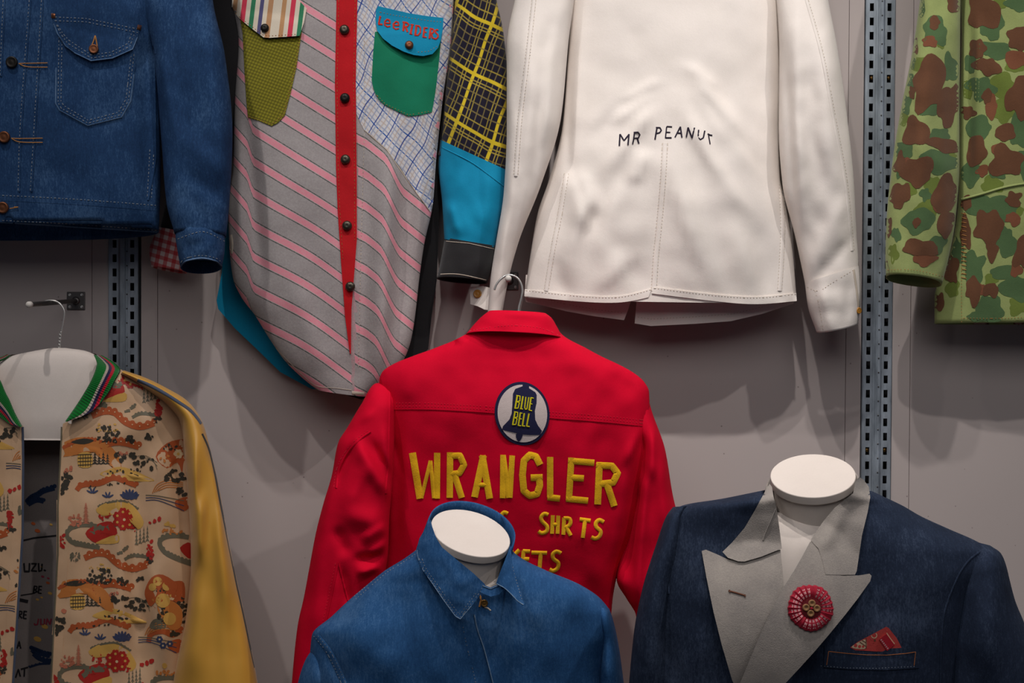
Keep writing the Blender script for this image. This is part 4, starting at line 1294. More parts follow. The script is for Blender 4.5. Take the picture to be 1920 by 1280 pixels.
def dotsf(mb, sf, cx, cy, rx, ry, n, r, m, clip, seed):
    rd = random.Random(seed)
    for i in range(n):
        a = rd.random() * 6.283; q = rd.random() ** .5
        x, y = cx + math.cos(a) * rx * q, cy + math.sin(a) * ry * q
        k = r * (.6 + .8 * rd.random())
        blob(mb, x, y, disc(x, y, k, k * .7, rd.random() * 180, 6), sf, .0008, m, clip)
def pine(mb, sf, x, y, h, m, clip, w=.34):
    for k in range(4):
        yy = y - h * k / 4; ww = h * w * (1 - k * .2)
        blob(mb, x, yy - h * .1, [(x - ww, yy), (x - ww * .2, yy - h * .22), (x, yy - h * .34), (x + ww * .2, yy - h * .22), (x + ww, yy), (x, yy - h * .05)], sf, .0007, m, clip)
def poly(mb, sf, pts, m, clip, off=.0004, dx=0, dy=0, n=3):
    q = crv([(x + dx, y + dy) for x, y in pts], n, True)
    cx = sum(a[0] for a in q) / len(q); cy = sum(a[1] for a in q) / len(q)
    if clip and not inside(clip, cx, cy): return
    blob(mb, cx, cy, q, sf, off, m, clip)
def flower(mb, sf, x, y, r, m, mc, clip):
    for k in range(6):
        a = k * math.pi / 3
        blob(mb, x + math.cos(a) * r * .6, y + math.sin(a) * r * .6, disc(x + math.cos(a) * r * .6, y + math.sin(a) * r * .6, r * .42, n=7), sf, .0008, m, clip)
    blob(mb, x, y, disc(x, y, r * .3, n=7), sf, .0010, mc, clip)
RU, SO, RE, DK, SA, GO, NA, CR, PK = range(1, 10)
def landscape(mb, sf, clip, ox, oy, seed):
    def T(*p): return [(x + ox, y + oy) for x, y in cS2(*p)]
    def C(pts, w, m, d=None): cloud(mb, sf, T(*pts), w / 2.782, m, clip, d)
    def PO(pts, m, o=.0004): poly(mb, sf, T(*pts), m, clip, o)
    def LE(x, y, n, ln, sp, m, base=-90, wd=.28): (a, b), = T((x, y)); leafs(mb, sf, a, b, n, ln / 2.782, sp, m, clip, base, wd)
    def DO(x, y, rx, ry, n, r, m): (a, b), = T((x, y)); dotsf(mb, sf, a, b, rx / 2.782, ry / 2.782, n, r / 2.782, m, clip, seed + int(x + y))
    def PI(x, y, h, m, w=.3): (a, b), = T((x, y)); pine(mb, sf, a, b, h / 2.782, m, clip, w)
    def FL(x, y, r, m, mc): (a, b), = T((x, y)); flower(mb, sf, a, b, r / 2.782, m, mc, clip)
    PO(((315, 40), (400, 0), (500, 5), (570, 40), (620, 100), (632, 165), (590, 160), (560, 100), (480, 70), (400, 80), (330, 100)), SO)
    C(((320, 60), (400, 20), (480, 10), (540, 30)), 16, RU)
    PO(((370, 25), (430, 5), (490, 15), (440, 35)), DK, .0007)
    C(((520, 45), (600, 25), (660, 30), (725, 48)), 34, RU, CR)
    PO(((410, 85), (475, 82), (478, 150), (412, 152)), GO, .0006)
    for k in range(4):
        mbp = T((406, 90 + k * 18), (480, 87 + k * 18)); stroke(mb, mbp, 1.6, sf, .0009, 0, DK, step=3, clip=clip)
    for k in range(5):
        (a, b), = T((420 + k * 13, 120)); stroke(mb, [(a, b - 12), (a, b + 11)], 1, sf, .0009, 0, DK, step=3, clip=clip)
    for k in range(4): PI(495 + k * 22, 140, 62 - 8 * (k % 2), DK, .28)
    DO(630, 105, 34, 24, 9, 13, DK); DO(690, 100, 20, 20, 6, 12, DK); DO(750, 135, 60, 40, 16, 12, DK); DO(640, 78, 24, 12, 6, 9, PK)
    for k in range(3):
        q = T((700 + k * 30, 100 + k * 8), (760 + k * 20, 95 + k * 14), (820, 130 + k * 18)); stroke(mb, crv(q, 4), 1, sf, .0007, 0, SA, step=3, clip=clip)
    PO(((520, 192), (570, 165), (630, 152), (700, 172), (760, 200), (805, 226), (700, 228), (600, 214)), GO)
    DO(650, 185, 90, 24, 12, 7, DK)
    PO(((812, 100), (870, 30), (955, 8), (1000, 20), (1000, 110), (960, 120), (950, 185), (925, 130), (870, 160)), RU)
    FL(930, 85, 26, CR, GO); DO(890, 55, 40, 20, 10, 7, DK); DO(860, 110, 30, 20, 6, 7, SO)
    DO(915, 200, 60, 28, 16, 13, DK)
    C(((400, 275), (430, 248), (520, 240), (590, 212), (650, 228), (712, 250)), 26, RU)
    DO(590, 240, 70, 8, 6, 7, DK); DO(470, 255, 40, 6, 3, 6, DK)
    LE(482, 292, 4, 34, 40, NA, -90); LE(562, 315, 4, 34, 40, NA, -90); LE(676, 325, 7, 56, 20, NA, -90); LE(640, 318, 3, 36, 26, NA, -60); LE(712, 322, 3, 36, 26, NA, -110)
    for k in range(4):
        q = T((795 + k * 10, 290 - k * 4), (820 + k * 8, 245 + k * 8), (880, 222 + k * 12), (955, 235 + k * 10)); stroke(mb, crv(q, 4), 1.6, sf, .0007, 0, SO, step=3, clip=clip)
    DO(345, 225, 28, 40, 12, 15, DK); DO(320, 280, 20, 25, 8, 13, DK); DO(360, 170, 20, 14, 6, 10, PK)
    for k in range(3):
        q = T((760, 300 + k * 14), (830, 305 + k * 12), (960, 330 + k * 26)); stroke(mb, crv(q, 4), 1.5, sf, .0007, 0, NA if k else SA, step=3, clip=clip)
    DO(950, 285, 28, 22, 12, 11, DK); PO(((915, 330), (975, 310), (995, 350), (960, 385), (920, 360)), RU)
    PO(((500, 375), (560, 338), (640, 330), (700, 360), (750, 440), (720, 480), (690, 430), (620, 395), (540, 410)), GO)
    C(((510, 360), (570, 338), (650, 332), (720, 372)), 10, SA)
    for k in range(7):
        a = k * .9; FL(650 + 42 * math.cos(a), 425 + 38 * math.sin(a), 24, RE, GO)
    FL(648, 428, 26, RE, CR); DO(545, 405, 28, 34, 16, 8, RE)
    DO(700, 460, 20, 30, 10, 7, RE)
    for k in range(5): PI(448, 450 - k * 20, 30, PK, .8 - k * .1)
    DO(390, 430, 36, 34, 26, 9, PK); DO(320, 540, 24, 40, 18, 11, RE)
    C(((505, 462), (440, 455), (375, 470), (348, 505), (375, 545), (440, 562), (520, 575)), 22, SA)
    PO(((445, 500), (500, 455), (580, 438), (612, 500), (560, 520), (500, 550)), RE)
    C(((470, 505), (520, 475), (590, 470)), 26, SA); DO(535, 485, 30, 12, 6, 7, RE)
    PO(((500, 548), (610, 505), (616, 548), (545, 555)), GO, .0005)
    for k in range(4): PI(712 + k * 19, 560 - k * 6, 80, SA, .13)
    DO(785, 590, 18, 50, 20, 11, RE); DO(785, 640, 20, 24, 8, 9, DK)
    C(((985, 520), (920, 512), (860, 520), (832, 550), (862, 600), (930, 635), (1000, 660)), 24, SA)
    PO(((938, 575), (1000, 545), (1010, 620), (980, 628)), RE)
    for x, y in ((780, 445), (806, 436), (830, 425)): DO(x, y, 2, 2, 2, 12, RE)
    DO(900, 490, 50, 14, 14, 8, SO); DO(890, 450, 40, 12, 6, 10, GO)
    C(((640, 590), (665, 575)), 16, SA); C(((650, 635), (700, 615), (780, 625)), 16, SA); C(((610, 605), (640, 600)), 12, SA); DO(390, 620, 28, 28, 22, 7, SA)
    C(((440, 628), (500, 606), (560, 612), (615, 660), (690, 685), (765, 665)), 32, RU, CR)
    DO(520, 725, 70, 44, 44, 9, DK); DO(640, 750, 24, 20, 14, 10, DK); DO(735, 740, 24, 16, 8, 10, DK); DO(520, 690, 60, 30, 14, 6, GO)
fr = MB()
loft(fr, rows, 150, 150, .82, fold=fo, part='front', cut=lambda x, y: inside(big, x, y))
mats = [M['brocade'], M['rust'], M['softorange'], M['bred'], M['dkleaf'], M['sage'], M['goldprint'], M['navyprint'], M['creamprint'], M['pinkprint'], M['slate']]
right_clip = [(122, 796), (150, 778), (196, 748), (224, 697), (240, 714), (275, 728), (310, 754), (344, 800), (352, 840), (357, 930), (360, 1054), (352, 1154), (338, 1280), (335, 1330), (99, 1330), (104, 1143), (112, 1036), (112, 946), (118, 822)]
left_clip = [(-40, 800), (36, 800), (40, 860), (39, 1000), (30, 1143), (20, 1290), (-40, 1300)]
strip_r = [(118, 794), (126, 790), (136, 800), (134, 850), (128, 946), (128, 1036), (122, 1143), (114, 1280), (105, 1500), (85, 1500), (95, 1280), (102, 1143), (108, 1036), (108, 946), (115, 820)]
strip_l = [(43, 798), (44, 860), (43, 1000), (34, 1143), (25, 1280), (8, 1500), (-12, 1500), (5, 1280), (14, 1143), (23, 1000), (24, 860), (20, 802), (30, 796)]
patch(fr, strip_r, S, .0006, .0025, 0, 6)
patch(fr, strip_l, S, .0006, .0025, 0, 6)
SFr = Surf(fr, full)
for k in (-1, 0, 1, 2):
    if k in (-1, 0, 1): landscape(fr, SFr, right_clip, -14 * k, 266 * k, 100 + k)
    landscape(fr, SFr, left_clip, -262 - 14 * k, 266 * k - 60, 300 + k)
def T2(*p): return cS2(*p)
poly(fr, SFr, T2((755, 800), (790, 730), (850, 715), (925, 770), (890, 835), (845, 815), (790, 880), (765, 850)), RU, right_clip, .0009)
poly(fr, SFr, T2((820, 880), (890, 850), (950, 900), (940, 990), (890, 1000), (850, 950)), SO, right_clip, .0009)
for x, y, r, m in ((795, 780, 20, GO), (822, 750, 24, GO), (870, 775, 24, GO), (850, 850, 38, GO), (885, 945, 34, GO)):
    (a, b), = T2((x, y)); blob(fr, a, b, disc(a, b, r / 2.782, n=14), SFr, .0011, m, right_clip); flower(fr, SFr, a, b, r / 4.2, SO if r > 25 else CR, RU, right_clip)
dotsf(fr, SFr, *T2((885, 890))[0], 20, 12, 20, 4, DK, right_clip, 4)
dotsf(fr, SFr, *T2((950, 900))[0], 10, 24, 24, 3.5, DK, right_clip, 5)
poly(fr, SFr, T2((780, 990), (800, 950), (850, 945), (865, 990), (820, 1000)), SA, right_clip, .0009)
cloud(fr, SFr, T2((775, 1065), (790, 1025), (850, 1012), (900, 1030), (945, 1005)), 9, RU, right_clip)
for x, y in ((832, 1052), (850, 1085), (886, 1075)): flower(fr, SFr, *T2((x, y))[0], 6.5, NA, CR, right_clip)
stroke(fr, [(115.5, 800), (115, 820), (108.5, 946), (108.5, 1036), (102.5, 1143), (95.5, 1280), (88, 1400)], 3, SFr, .001, .001, 5)
stroke(fr, [(42.5, 800), (43.5, 860), (42.5, 1000), (33.5, 1143), (24.5, 1280), (15, 1400)], 4.5, SFr, .001, .0016, 10)
fr.build('front', mats, t)
# knit collar
def ruled(mb, inn, out, sf, off, thick, nv=60, nu=8, m=0, u1=None, puff=.003):
    a = crv(inn, 10); b = crv(out, 10)
    ids = []
    for j in range(nv + 1):
        s = j / nv
        def at(c):
            q = s * (len(c) - 1); i = min(int(q), len(c) - 2); f = q - i
            return (c[i][0] + (c[i + 1][0] - c[i][0]) * f, c[i][1] + (c[i + 1][1] - c[i][1]) * f)
        pa, pb = at(a), at(b)
        row = []
        for i in range(nu + 1):
            u = i / nu
            x, y = pa[0] + (pb[0] - pa[0]) * u, pa[1] + (pb[1] - pa[1]) * u
            h = sf(x, y)
            if h is None:
                q = ids[-1][i] if ids else None
                d = -mb.v[q].y if q is not None else .2
                co = P(x, y, d)
            else:
                co = h[0] + (CAM - h[0]).normalized() * (off + puff * math.sin(math.pi * u) ** .6)
            row.append(mb.add(co, (u * (u1(s) if u1 else 1.0), s)))
        ids.append(row)
    for j in range(nv):
        for i in range(nu): mb.face((ids[j][i], ids[j][i + 1], ids[j + 1][i + 1], ids[j + 1][i]), m)
    for i, rev in ((0, 0), (nu, 1)):
        bk = [mb.add(mb.v[r[i]] + Vector((0, thick, 0)), mb.uv[r[i]]) for r in ids]
        for j in range(nv): mb.face((ids[j][i], ids[j + 1][i], bk[j + 1], bk[j]), m)
cl = MB()
D_c = Depth([(178, 668, .185), (222, 692, .20), (185, 720, .215), (122, 789, .235), (165, 771, .234), (-10, 680, .19), (36, 798, .235), (0, 760, .22)], S, .004)
ruled(cl, cS1((535, 686), (550, 720), (552, 745), (535, 800), (503, 865), (445, 960), (372, 1066)), cS1((578, 688), (640, 722), (683, 768), (655, 830), (607, 915), (520, 1010), (382, 1068)), D_c, .004, .006, u1=lambda s: 1.0 - .5 * sstep(.60, .95, s))
cl.build('collar', M['rib'], t)['label'] = 'green knit collar with red, navy and pale stripes'
cl = MB()
ruled(cl, cS1((-60, 740), (-30, 790), (0, 842), (22, 895), (50, 950), (80, 1020), (122, 1096)), cS1((-260, 820), (-190, 880), (-130, 930), (-70, 985), (-10, 1030), (50, 1075), (112, 1100)), D_c, .004, .006, u1=lambda s: 1.0 - .45 * sstep(.75, .98, s))
cl.build('collar', M['rib'], t)['label'] = 'left side of the striped knit collar'
cl = MB()
ruled(cl, cS1((60, 690), (20, 715), (-60, 742)), cS1((40, 682), (0, 700), (-120, 742)), Depth([(10, 670, .175), (-20, 690, .19)]), .002, .004, nv=16)
cl.build('collar_edge', M['rib'], t)
# satin sleeve
fo2 = folds([(366, 830, 362, 1040, 9, .014), (358, 900, 366, 1040, 6, -.005), (385, 850, 400, 1060, 14, -.006), (378, 930, 372, 1050, 10, .012), (410, 960, 430, 1160, 14, .010), (395, 1040, 405, 1280, 22, -.008), (430, 1080, 440, 1280, 14, -.006),
             (370, 1090, 350, 1270, 26, .010), (400, 860, 420, 1000, 9, .007)], [(.0015, 50, 160)], 37)
sl = MB()
loft(sl, [(226, 701, 232, 694, .175, .05, .03), (246, 712, 268, 706, .178, .056, .035), (276, 732, 312, 727, .185, .060, .04), (310, 756, 352, 752, .19, .062, .04), (338, 792, 379, 790, .195, .06, .045), (346, 850, 395, 845, .20, .06, .045), (352, 928, 412, 920, .20, .06, .045),
          (357, 1000, 426, 1000, .20, .06, .045), (358, 1054, 437, 1055, .20, .06, .045), (349, 1154, 458, 1150, .20, .058, .045), (332, 1240, 476, 1240, .20, .058, .045), (324, 1285, 484, 1285, .20, .056, .045), (310, 1440, 506, 1440, .20, .05, .045)],
     90, 150, .88, fold=fo2, lip=.0015)
SS = Surf(sl)
stroke(sl, crv(cS1((785, 832), (860, 862), (940, 905), (1020, 955), (1085, 1000), (1130, 1050), (1150, 1080)), 6), 7, SS, .0006, .0012, 1, w1=5)
stroke(sl, crv(cS2((1055, -20), (1090, 60), (1120, 180), (1150, 340), (1190, 540), (1230, 740), (1270, 920), (1310, 1110), (1350, 1290)), 6), 3.4, SS, .0006, .0010, 2)
sl.build('sleeve', [M['gold'], M['slate'], M['liningdark']], t)['label'] = 'gold satin sleeve with slate blue braid'

# ------------------------------------------------------------------ red jacket, back view
th = thing('wire_hanger', 'steel wire hanger hook above the red jacket collar', 'hanger', tuple(P(975, 600, 0.245)))
hk = MB()
tube(hk, wire_hook([(927, 543), (931, 533), (939, 523), (950, 516), (960, 516), (970, 521), (977, 532), (979.5, 545), (977, 560), (973, 577), (971, 600)], .245), .0018, 8)
hk.build('hook', M['wire'], th)
hk = MB()
tube(hk, [P(971, 600, .245), P(960, 640, .245), P(800, 720, .245), P(790, 730, .245), P(1150, 745, .245), P(1140, 735, .245), P(980, 640, .245), P(971, 606, .245)], .0018, 8)
hk.build('frame', M['wire'], th)
t = thing('red_jacket', 'red work jacket hanging with its back to view and yellow lettering', 'jacket', tuple(P(960, 1450, 0.25)))
fo = folds([(745, 790, 742, 1060, 12, -.006), (800, 980, 790, 1140, 18, .005), (1100, 960, 1120, 1120, 30, .010), (1190, 800, 1150, 1080, 16, .010), (1170, 870, 1205, 800, 8, .006), (1040, 1050, 1060, 1150, 20, -.006), (1060, 660, 1150, 720, 26, .006),
            (1150, 700, 1190, 740, 14, -.005), (790, 690, 760, 750, 22, .005), (760, 820, 760, 1000, 10, .004), (850, 800, 846, 960, 12, -.003), (1010, 800, 1020, 960, 10, -.003), (1125, 800, 1118, 900, 12, -.004), (735, 820, 760, 900, 8, -.004)],
           [(.006, 90, 130), (.0022, 30, 40)], 41)
body = MB()
loft(body, [(902, 598, 1036, 598, .25, .04, .04), (876, 625, 1052, 625, .25, .046, .045), (816, 652, 1100, 653, .25, .048, .045), (772, 668, 1128, 668, .25, .048, .046), (738, 682, 1162, 684, .25, .05, .048), (716, 698, 1190, 700, .25, .052, .05),
            (711, 714, 1208, 716, .25, .055, .05), (714, 732, 1217, 734, .25, .058, .05), (722, 766, 1218, 766, .25, .062, .05), (725, 832, 1217, 832, .244, .064, .05), (725, 930, 1200, 930, .232, .062, .05), (725, 1000, 1186, 1000, .222, .060, .05),
            (722, 1060, 1162, 1060, .214, .058, .05), (716, 1130, 1148, 1130, .205, .056, .05), (712, 1280, 1140, 1280, .19, .054, .05), (712, 1450, 1140, 1450, .18, .052, .05)], 140, 150, .8, fold=fo, lip=.002)
S = Surf(body)
tro = body.build('body', [M['red']], t)
yk = MB()
yp = crv([(902, 604), (876, 625), (816, 654), (770, 671), (738, 685), (716, 701)], 4)[:-1] + crv([(714, 706), (720, 735), (728, 768)], 4)[:-1] + crv([(728, 768), (813, 768), (931, 775), (1032, 784), (1126, 791), (1214, 800)], 5)[:-1] + \
    crv([(1214, 800), (1216, 770), (1214, 738), (1205, 716)], 4)[:-1] + crv([(1188, 702), (1160, 687), (1126, 671), (1098, 656), (1050, 628), (1034, 604)], 4)
patch(yk, yp, S, .0014, .0022, 0, 8)
SY = Surf(yk, body)
for dy in (-6, -12):
    stroke(yk, [(x, y + dy) for x, y in crv([(730, 768), (813, 768), (931, 775), (1032, 784), (1126, 791), (1212, 800)], 6)], 1.2, SY, .0004, .0003, 1, (4, 2), step=2)
yk.build('yoke', [M['red'], M['red_seam']], t)
S2 = Surf(yk, body)
cl = MB()
loft(cl, [(917, 583, 1024, 588, .25, .040, .036, -3), (905, 592, 1034, 596, .25, .050, .044, -4), (890, 607, 1044, 612, .25, .056, .048, -5), (873, 628, 1057, 637, .25, .064, .054, -10)], 90, 30, .85, fold=folds([(900, 600, 960, 612, 10, .004)], [(.003, 40, 20)], 6), lip=.002)
# inner collar stand closing towards the neck
SC_ = Surf(cl)
stroke(cl, crv([(880, 620), (950, 610), (1010, 614), (1052, 630)], 5), 1.2, SC_, .0006, .0003, 1, (4, 2), step=2)
cl.build('collar', [M['red'], M['red_seam']], t)
# left sleeve
fo2 = folds([(668, 828, 735, 935, 8, .014, 2.2), (690, 820, 740, 905, 9, -.008, 1.6), (720, 800, 730, 900, 10, .008), (650, 800, 700, 770, 10, .005), (665, 830, 632, 905, 8, -.010), (640, 960, 720, 985, 20, .010), (680, 1012, 728, 985, 9, .010, 1.8), (690, 1040, 728, 1015, 8, .008), (665, 1050, 720, 1040, 9, -.009),
             (672, 1075, 712, 1062, 8, .012), (632, 990, 650, 1040, 12, -.008), (600, 1000, 590, 1200, 18, .008), (634, 1055, 622, 1200, 10, .006), (640, 1060, 655, 1140, 8, -.007), (615, 900, 600, 1010, 14, .006), (705, 745, 660, 800, 10, -.004), (690, 870, 650, 950, 16, .008)],
            [(.0025, 70, 90), (.0008, 24, 30)], 43)
sl = MB()
loft(sl, [(734, 716, 756, 710, .235, .02, .02), (706, 718, 750, 736, .24, .034, .04), (677, 758, 742, 772, .255, .052, .045), (652, 800, 740, 822, .258, .056, .048), (634, 830, 738, 866, .262, .058, .05), (622, 891, 734, 925, .266, .058, .05), (606, 945, 730, 975, .27, .058, .05),
          (592, 1000, 728, 1030, .27, .055, .05), (580, 1064, 722, 1076, .268, .052, .05), (570, 1118, 706, 1126, .266, .05, .048), (558, 1173, 680, 1182, .266, .05, .046), (547, 1280, 650, 1286, .27, .048, .046), (538, 1400, 640, 1405, .27, .046, .044)], 96, 150, .88, fold=fo2, lip=.002)
SS = Surf(sl)
stroke(sl, crv([(724, 700), (731, 740), (731, 800), (729, 870), (724, 925)], 6), 5, SS, .0002, .0018, 0)
sm = crv(cRL((330, 275), (275, 315), (225, 380), (200, 440), (192, 500)), 6)
stroke(sl, sm, 5, SS, .0003, .0016, 0)
stroke(sl, [(x - 4, y - 2) for x, y in sm], 1.1, SS, .0008, .0003, 1, (4, 2), step=2)
for q in (cRL((200, 800), (175, 920), (150, 1040)), cRL((203, 805), (222, 880), (240, 950))):
    stroke(sl, q, 4, SS, .0004, .0018, 0)
stroke(sl, cRL((190, 800), (165, 920), (140, 1030)), 1.1, SS, .0008, .0003, 1, (4, 2), step=2)
sl.build('sleeve', [M['red'], M['red_seam']], t)
# right sleeve
fo3 = folds([(1212, 880, 1192, 1130, 10, .012), (1225, 800, 1222, 900, 9, .008), (1205, 820, 1205, 900, 8, -.008), (1180, 960, 1172, 1080, 16, -.014), (1240, 860, 1250, 1000, 12, .006)], [(.004, 60, 80), (.0012, 24, 30)], 45)
sl = MB()
loft(sl, [(1180, 735, 1212, 734, .235, .025, .02), (1188, 784, 1222, 770, .236, .040, .04), (1196, 850, 1247, 842, .235, .046, .042), (1194, 930, 1262, 930, .23, .048, .044), (1180, 990, 1277, 988, .225, .048, .044), (1162, 1046, 1292, 1046, .22, .046, .044), (1156, 1085, 1302, 1085, .22, .045, .044),
          (1176, 1124, 1312, 1122, .22, .045, .044), (1192, 1152, 1320, 1150, .22, .044, .044), (1206, 1280, 1345, 1280, .22, .044, .042), (1220, 1390, 1350, 1390, .22, .04, .04)], 84, 130, .88, fold=fo3, lip=.002)
sl.build('sleeve', [M['red']], t)
# emblem patch
em = MB()
SB = S2
S2 = Depth([(979 + a_, 775 + b_, -SB(979 + a_, 775 + b_)[0].y + .0016) for a_ in (-44, -22, 0, 22, 44) for b_ in (-50, -25, 0, 25, 50)])
patch(em, crv([(979 + 51.5 * math.cos(a) + 2.5 * math.sin(a), 775 + 59.5 * math.sin(a)) for a in [2 * math.pi * k / 24 for k in range(24)]], 3, True), S2, .0008, .0045, 0, 6)
SE = Surf(em)
S2 = SB
poly(em, SE, [(979.5 + 46.5 * math.cos(a) + 2 * math.sin(a), 775 + 54 * math.sin(a)) for a in [2 * math.pi * k / 24 for k in range(24)]], 1, None, .0005)
bell = cPA((640, 235), (740, 245), (735, 300), (830, 360), (850, 400), (848, 520), (822, 640), (828, 770), (870, 860), (930, 940), (900, 1000), (760, 1000), (640, 992), (500, 962), (400, 940), (330, 920), (345, 870), (440, 770), (475, 680), (485, 560), (495, 380), (530, 310), (640, 270))
patch(em, bell, SE, .0010, .0005, 0, 5)
poly(em, SE, cPA((545, 980), (635, 985), (625, 1050), (580, 1100), (545, 1050)), 0, None, .0010)
SE2 = Surf(em)
for pts, w in (((( 560, 410), (525, 605)), 34), (((545, 410), (600, 420), (598, 495), (550, 505), (590, 520), (572, 600), (520, 605)), 24),
               (((645, 420), (615, 610)), 32), (((600, 608), (642, 616)), 22), (((688, 430), (670, 590), (682, 620), (704, 612), (732, 435)), 25), (((765, 440), (738, 630)), 32), (((755, 442), (805, 452)), 24), (((750, 535), (785, 540)), 22), (((735, 630), (780, 640)), 24),
               (((525, 655), (490, 850)), 34), (((510, 655), (565, 665), (562, 735), (515, 745), (555, 760), (538, 845), (485, 850)), 24), (((605, 670), (575, 860)), 32), (((595, 672), (635, 678)), 22), (((590, 760), (625, 764)), 20), (((570, 860), (615, 866)), 24),
               (((665, 675), (636, 865)), 32), (((630, 866), (675, 872)), 24), (((735, 680), (700, 870)), 32), (((695, 872), (745, 878)), 24)):
    stroke(em, cPA(*pts), w * .72 / 8, SE2, .0008, .0006, 2, step=1.5)
em.build('emblem_patch', [M['navy'], M['patchwhite'], M['lime']], t)['label'] = 'round bell emblem patch with dark blue rim'
# lettering
lt = MB()
def bigl(seq, w):
    for pts in seq: stroke(lt, cR(*pts), w * .9 / 2.5595, S2, .0010, .0012, 0, step=2.5)
bigl((((597, 892), (634, 1112)),), 38)
bigl((((640, 1110), (684, 930)), ((684, 930), (700, 1110))), 20)
bigl((((716, 892), (714, 1112)),), 34)
bigl((((778, 890), (776, 1108)), ((770, 908), (825, 905), (845, 950), (822, 990), (778, 995)), ((800, 1000), (834, 1108))), 34)
bigl((((895, 1105), (938, 905)), ((932, 905), (968, 1112)), ), 36)
bigl((((905, 1046), (958, 1046)),), 24)
bigl((((1030, 1110), (1032, 902)), ((1032, 905), (1060, 1108)), ((1064, 1108), (1076, 905))), 30)
bigl((((1210, 950), (1190, 910), (1160, 902), (1132, 930), (1125, 1000), (1132, 1075), (1160, 1098), (1195, 1090), (1208, 1050), (1206, 1015)), ((1165, 1012), (1222, 1010))), 36)
bigl((((1258, 912), (1258, 1105)), ((1245, 1105), (1305, 1112))), 34)
bigl((((1360, 915), (1348, 1120)), ((1345, 930), (1470, 940)), ((1350, 1010), (1420, 1015)), ((1335, 1112), (1440, 1122))), 34)
bigl((((1495, 940), (1486, 1140)), ((1480, 952), (1555, 955), (1582, 990), (1560, 1035), (1495, 1042)), ((1530, 1040), (1566, 1148))), 36)
def sml(seq, w=24):
    for pts in seq: stroke(lt, crv(cB(*pts), 3), w * .85 / 2.7429, S2, .0010, .0014, 0, step=2)
lt.build('lettering', M['yellow'], t)['label'] = 'large yellow felt lettering'
lt = MB()
sml((((1030, 250), (1031, 158)), ((1036, 160), (1062, 240)), ((1068, 250), (1069, 158))), 18)
sml((((1130, 172), (1112, 165), (1098, 180), (1100, 200), (1120, 225), (1122, 255), (1105, 270)),))
lt.build('lettering', M['yellow'], t)['label'] = 'small yellow felt letters'
lt = MB()
sml((((1338, 178), (1318, 172), (1302, 190), (1308, 212), (1332, 236), (1330, 262), (1305, 272), (1288, 262)), ((1362, 180), (1358, 275)), ((1390, 182), (1386, 275)), ((1364, 228), (1386, 228)), ((1420, 192), (1416, 280)), ((1418, 196), (1448, 198), (1452, 222), (1438, 238), (1418, 240)), ((1430, 240), (1454, 284)),
     ((1500, 200), (1556, 208)), ((1528, 204), (1516, 296)), ((1624, 215), (1602, 204), (1584, 218), (1586, 240), (1608, 262), (1602, 288), (1580, 300), (1560, 292))))
lt.build('lettering', M['yellow'], t)['label'] = 'small yellow felt word'
lt = MB()
sml((((1150, 360), (1146, 440)), ((1190, 358), (1160, 395), (1185, 440)), ((1212, 360), (1204, 455)), ((1208, 364), (1245, 366)), ((1208, 404), (1240, 406)), ((1204, 450), (1240, 452)), ((1252, 372), (1332, 374)), ((1300, 374), (1294, 450)), ((1404, 376), (1382, 366), (1362, 380), (1366, 404), (1390, 424), (1386, 452), (1364, 466), (1345, 458))))
lt.build('lettering', M['yellow'], t)['label'] = 'small yellow felt lower word'

# ------------------------------------------------------------------ two white torso forms
def torso(label, cx, cy, a, b, tilt, d, rows, group, foot):
    c = P(cx, cy, d)
    R = a * (D0 - d) / F
    r = b / a
    ta = math.radians(tilt)
    u = Vector((math.cos(ta), 0, -math.sin(ta)))
    m = Vector((math.sin(ta), 0, math.cos(ta)))
    v = (CAM - c).normalized()
    m = (m - v * m.dot(v)).normalized()
    n = (v * r + m * math.sqrt(1 - r * r)).normalized()
    w_ = n.cross(u).normalized()
    base = (foot[0], foot[1], 0.0)
    t = thing('torso_form', label, 'mannequin', base, group)
    cap = MB()
    lathe(cap, c, n, [(R * .80, -.026), (R * .93, -.0135), (R * .985, -.0125), (R, -.0115), (R, -.0112), (R, -.0015), (R * .998, -.0006), (R * .985, 0), (R * .975, 0.00005), (R * .6, .0001), (0, 0.0001)], 64)
    for i in range(64 * 5, len(cap.f)): pass
    cap.build('neck_cap', M['white_form'], t)
    mb = MB()
    loft(mb, rows, 84, 70, .95, cap_bot=True)
    # neck: rings from under the cap down into the chest
    bx = P(cx - (8 if tilt < 5 else -6), cy + 190, d - .05)
    prev = None; seg = 64
    for k in range(13):
        s = k / 12
        ce = c - n * .010 + (bx - c) * (s ** 1.1) - n * (.03 * math.sin(math.pi * s))
        nn = (n * (1 - s) + Vector((0, -.15, 1)) * s).normalized()
        uu = (u - nn * u.dot(nn)).normalized(); ww = nn.cross(uu)
        rad = R * (.935 - .05 * math.sin(math.pi * min(1, s * 1.6)) + .75 * max(0, s - .45) ** 1.6)
        cur = [mb.add(ce + (uu * math.cos(6.28318 * q / seg) + ww * math.sin(6.28318 * q / seg)) * rad) for q in range(seg)]
        if prev:
            for q in range(seg): mb.face((prev[q], prev[(q + 1) % seg], cur[(q + 1) % seg], cur[q]), 0)
        prev = cur
    mb.build('torso', M['white_form'], t)
    pl = MB()
    tube(pl, [Vector((foot[0], foot[1], z)) for z in (.02, .4, .86)], .014, 14)
    pl.build('pole', M['zinc'], t)
    bs = MB()
    lathe(bs, Vector((foot[0], foot[1], 0)), Vector((0, 0, 1)), [(.17, 0), (.17, .008), (.165, .012), (.03, .020), (.016, .03), (0, .03)], 40)
    bs.build('base', M['zinc'], t)
    return t, c, u, w_, n, R

